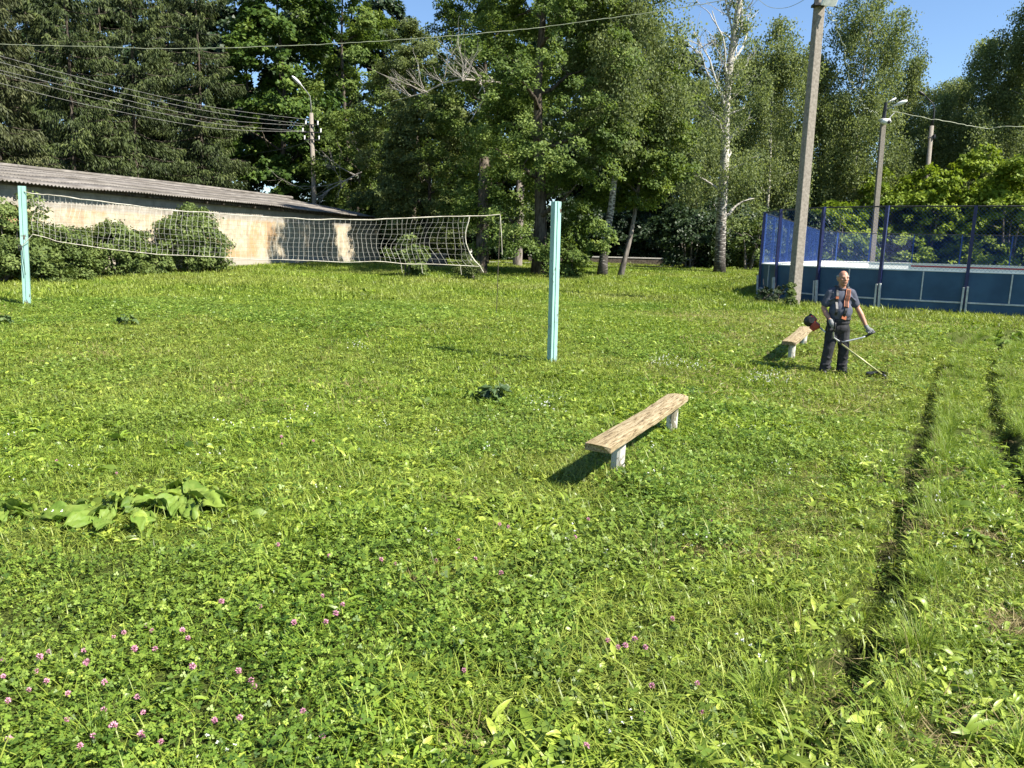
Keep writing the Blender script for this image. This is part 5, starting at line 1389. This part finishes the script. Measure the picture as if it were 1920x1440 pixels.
for P in RUTS:
    for a, b in zip(P[:-1], P[1:]):
        m = int(np.hypot(*(b - a)) / .06)
        for f in rng.random(m):
            q = a + (b - a) * f; s = rng.choice([-1, 1, 1, 1, 1]); e = (b - a) / np.hypot(*(b - a)); w = s * (.14 + .16 * rng.random())
            ex.append(q[0] - e[1] * w); ey.append(q[1] + e[0] * w)
for (u, v_) in ((1150, 880), (1170, 872), (1135, 888), (1262, 806), (1480, 672), (1038, 688), (52, 578), (1025, 690), (1487, 582), (1190, 880), (1110, 895), (1545, 704), (1580, 704), (1500, 582), (1475, 584)):
    g = gnd(u, v_); ex += [g[0], g[0] + .08]; ey += [g[1], g[1] - .06]
x = np.concatenate([x, ex]); y = np.concatenate([y, ey])
i5 = np.where(rng.random(len(x)) < .8, rng.integers(0, 3, len(x)), rng.integers(3, 5, len(x)))
scatter('long_grass', 'taller arching grass tufts along the ruts, posts and bench legs', 'grass', Lg, xyz(x, y), i5, .42 + .40 * rng.random(len(x)))

# dry stalks and cuttings lying in the mown part and in the pale patch of the field
St = [src('t', [(*flat_bits(40, .15, .09, .0035, .03), 'straw'), (*blades(8, .12, .07, .0016, 1.2, 3), 'straw')]) for _ in range(3)] + [src('t', [(*blades(46, .28, .09, .0040, .9, 2), 'straw'), (*flat_bits(20, .28, .09, .006, .05), 'straw')]) for _ in range(2)]
px_, py_, ii = [], [], []
for sx_, sy_, a_, b_ in SOIL:
    m_ = int(10 + 500 * a_ * b_); px_ += list(sx_ + rng.normal(size=m_) * a_ * .8); py_ += list(sy_ + rng.normal(size=m_) * b_ * .8); ii += list(rng.integers(0, 3, m_))
x, y = sector(2.2, 11, .25); mow = (x - .22 * y) / 1.6 + (N3(x * .35, y * .35) - .5) * 2.2; k = (mow > .8) & (rng.random(len(x)) < .28); px_ += list(x[k]); py_ += list(y[k]); ii += list(rng.integers(0, 3, k.sum()))
g = gnd(780, 612); m_ = 60; px_ += list(g[0] + rng.normal(size=m_) * 1.1); py_ += list(g[1] + rng.normal(size=m_) * 1.0); ii += list(rng.integers(3, 5, m_))
x, y = sector(9, 24, .45); k = (N2(x * .4 + 3, y * .4) > .62) & (rng.random(len(x)) < .45); px_ += list(x[k]); py_ += list(y[k]); ii += list(rng.integers(3, 5, k.sum()))
px_ = np.array(px_); py_ = np.array(py_)
scatter('dry_grass', 'pale dry stalks and mown cuttings strewn through the lawn', 'grass', St, xyz(px_, py_) + np.array([0, 0, .015]), ii, .7 + .5 * rng.random(len(px_)))

# small white flower heads
def heads(n, rad, h, s):
    th = rng.random(n) * 6.28; r = rad * np.sqrt(rng.random(n)); c = np.stack([np.cos(th) * r, np.sin(th) * r, h * (.6 + .6 * rng.random(n))], -1)
    k = 7; P = np.repeat(c, k, 0); A = nrm(sph(n * k) + np.array([0, 0, .5])); N_ = sph(n * k); N_ = nrm(N_ - A * (N_ * A).sum(1, keepdims=True))
    V, F = leaves(P, A, N_, s, s * .7)
    return V, F, np.full(len(V), .5)
m, nt, out = mat_new('white_petals'); principled(nt, out, (.72, .72, .66), .7, .2); GR['white'] = m
H_ = [src('t', [(*heads(5, .12, .11, .011), 'white')]) for _ in range(2)] + [src('t', [(*heads(9, .22, .15, .012), 'white'), (*blades(26, .2, .15, .003, .5, 2), 'blade')])]
px_, py_, ii = [], [], []
x, y = sector(2.2, 9, .5); k = rng.random(len(x)) < .22; px_ += list(x[k]); py_ += list(y[k]); ii += list(rng.integers(0, 2, k.sum()))
for (u0, u1, v_, m_) in ((1225, 1340, 690, 9), (1385, 1500, 724, 9), (630, 680, 655, 3), (990, 1040, 770, 4), (85, 130, 515, 6)):
    for _ in range(m_):
        g = gnd(u0 + (u1 - u0) * rng.random(), v_ + rng.normal() * 7); px_.append(g[0]); py_.append(g[1]); ii.append(2)
px_ = np.array(px_); py_ = np.array(py_)
scatter('flowers', 'tiny white clover and yarrow heads dotted over the lawn', 'flowers', H_, xyz(px_, py_), ii, .7 + .5 * rng.random(len(px_)))

# pink clover heads, one object each
def petal_mat():
    m, nt, out = mat_new('pink_petals'); a = node(nt, 'ShaderNodeAttribute', attribute_name='tint')
    p = principled(nt, out, ramp(nt, a.outputs['Fac'], [(0, (.34, .11, .19)), (.5, (.52, .23, .32)), (1, (.68, .43, .50))]), .6, .2); return m
pk = petal_mat()
def flower_mesh():
    n = 90; A = nrm(sph(n) + np.array([0, 0, .35])); N_ = sph(n); N_ = nrm(N_ - A * (N_ * A).sum(1, keepdims=True))
    P = A * .004 + np.array([0, 0, .105]); V, F = leaves(P, A, N_, .0105 * (.7 + .5 * rng.random(n)), .0042)
    T_ = np.repeat(np.clip(.5 + .5 * A[:, 2] * .6 + rng.normal(size=n) * .2, 0, 1), 4)
    Vb, Fb, Tb = blades(1, .001, .14, .0014, .1, 3)
    Vl, Fl, Tl = clover(4, .02, .07, .02)
    F2 = np.concatenate([F, Fb + len(V), Fl + len(V) + len(Vb)])
    me = np_mesh('clover_flower', np.concatenate([V, Vb, Vl]), F2, {'tint': np.concatenate([T_, Tb, Tl])}, np.concatenate([np.zeros(len(F)), np.ones(len(Fb) + len(Fl))]))
    me.materials.append(pk); me.materials.append(GR['clover']); return me
fm = [flower_mesh() for _ in range(4)]
spots = [(414, 1140), (490, 1143), (278, 1190), (240, 1200), (283, 1195), (215, 1200), (330, 1210), (357, 1212), (253, 1232), (290, 1232), (360, 1273), (448, 1282), (205, 1307), (90, 1305), (57, 1313), (134, 1318), (163, 1272), (12, 1250), (8, 1280), (14, 1336), (130, 1370), (263, 1322), (264, 1357), (203, 1352), (395, 1372), (405, 1376), (447, 1362), (176, 1404), (156, 1418), (266, 1420), (207, 1400), (25, 1418), (6, 1414), (264, 1415), (300, 1417), (476, 1305), (480, 1300), (602, 1184), (605, 1128), (615, 1050), (634, 1172), (552, 1190), (640, 1150), (870, 1273), (670, 1365), (888, 1056), (740, 1062), (712, 1062), (810, 1052), (936, 1094), (1000, 1208), (1140, 1220), (1170, 1225), (1195, 1218), (1200, 1228), (1158, 1228), (1258, 1175), (1215, 1310), (1207, 1352), (1098, 1435), (1303, 1305), (1305, 1358), (1335, 978), (935, 988), (953, 994), (1098, 980), (1068, 1015), (860, 1015), (855, 1028), (530, 828), (527, 822), (215, 885), (110, 862), (592, 827), (1860, 914), (1870, 912), (520, 1030), (568, 1350), (622, 1395), (60, 1260), (70, 1274), (100, 1230), (150, 1240)]
base_o = None
for i, (u, v_) in enumerate(spots):
    g = gnd(u, v_ + 20); o = bpy.data.objects.new('clover_flower', fm[i % 4]) if base_o is None else base_o.copy()
    if base_o is None: base_o = o
    o.data = fm[i % 4]; COL.objects.link(o)
    s = .78 + .42 * rng.random(); o.location = (g[0], g[1], float(gz(g[0], g[1])) - .01); o.rotation_euler = (rng.normal() * .12, rng.normal() * .12, rng.random() * 6); o.scale = (s, s, s)
    tag(o, 'pink clover flower head standing in the lawn grass', 'flower', 'pink clover flowers in the lawn')

# burdock plants with big soft leaves
def burdock(label, g, n, L, w, mat, R, h, seed=0, name='burdock_plant'):
    g = np.array(g); g[2] = float(gz(g[0], g[1])); t = thing(name, label, 'plant', g)
    Vs = []; Fs = []; Ts = []; off = 0
    for i in range(n):
        az = i * 2.4 + rng.random() * .6; tl = .35 + .5 * rng.random(); LL = L * (.6 + .6 * rng.random()); w_ = LL * w
        st = R * (.25 + .75 * rng.random()); z0 = h * (.55 + .6 * rng.random())
        c = np.array([math.cos(az) * st, math.sin(az) * st, z0])
        a = np.array([math.cos(az), math.sin(az), .45 - 1.0 * rng.random()]); a /= np.linalg.norm(a); b_ = np.array([-math.sin(az), math.cos(az), rng.normal() * .35]); up = np.cross(a, b_)
        nu, nv = 9, 8; V = []
        ph = rng.random() * 6
        for iu in range(nu):
            s = iu / (nu - 1)
            for iv in range(nv + 1):
                r = iv / nv * 2 - 1
                wd = w_ * (math.sin(math.pi * (s * .93 + .05)) ** .55) * (1.05 - .45 * s)
                heart = -.16 * LL * abs(r) * (1 - s) ** 3
                zz = (abs(r) ** 1.3) * wd * .30 - .35 * LL * s * s + .09 * LL * math.sin(9 * s + 5 * r + ph) + .06 * LL * math.sin(14 * r + ph * 2 + 6 * s)
                V.append(c + a * (LL * (s - .25) + heart) + b_ * wd * r * (1 + .05 * math.sin(17 * s + ph)) + up * zz)
        V = np.array(V); V[:, 2] = np.maximum(V[:, 2], .03)
        iu, iv = np.meshgrid(np.arange(nu - 1), np.arange(nv), indexing='ij'); q = (iu * (nv + 1) + iv).ravel()
        Vs.append(V); Fs.append(np.stack([q, q + 1, q + nv + 2, q + nv + 1], 1) + off); Ts.append(np.full(len(V), np.clip(.5 + rng.normal() * .25, 0, 1))); off += len(V)
        # stalk
        p0 = np.array([0, 0, 0.0]); e = c - a * LL * .24; sd_ = np.array([-math.sin(az), math.cos(az), 0]) * .006
        V = np.array([p0 - sd_, p0 + sd_, e + sd_, e - sd_]); Vs.append(V); Fs.append(np.array([[0, 1, 2, 3]]) + off); Ts.append(np.full(4, .7)); off += 4
    me = np_mesh('leaves', np.concatenate(Vs), np.concatenate(Fs), {'tint': np.concatenate(Ts)})
    o = link('leaves', me, GR[mat], t, smooth=True)
burdock('large pale burdock with broad leaves, farther from the bench of the pair', gnd(215, 985), 20, .19, .44, 'burdock', .34, .13)
burdock('burdock with yellow green broad leaves next to the paler one', gnd(355, 962), 18, .20, .44, 'burdock', .30, .14)
burdock('small burdock rosette at the frame edge below the teal net post', gnd(15, 985), 6, .17, .40, 'burdock', .10, .12)
burdock('burdock with shade-darkened leaves on the lawn between the teal post and the bench', gnd(925, 758), 18, .13, .42, 'burdock_dark', .2, .2)
burdock('dark low burdock side shoot beside the shade-darkened one', gnd(890, 752), 9, .12, .42, 'burdock', .14, .10)
burdock('flat green weed rosette behind the near bench plank', gnd(1090, 802), 9, .18, .36, 'burdock', .14, .07)
burdock('small dark weed rosette far out on the netted lawn', gnd(238, 612), 10, .15, .40, 'burdock_dark', .2, .2)
burdock('small dark weed near the left teal post base', gnd(12, 612), 7, .16, .40, 'burdock_dark', .12, .18)
burdock('dark weed tuft by the second rut near the rink', gnd(1893, 645), 12, .24, .40, 'burdock', .30, .34)
burdock('silvery lobed weed beside the shade-darkened rut', gnd(1825, 1030), 9, .13, .28, 'burdock', .10, .08)
burdock('dandelion like rosette growing in the rut near the camera', gnd(1610, 1310), 9, .15, .26, 'burdock', .08, .08)
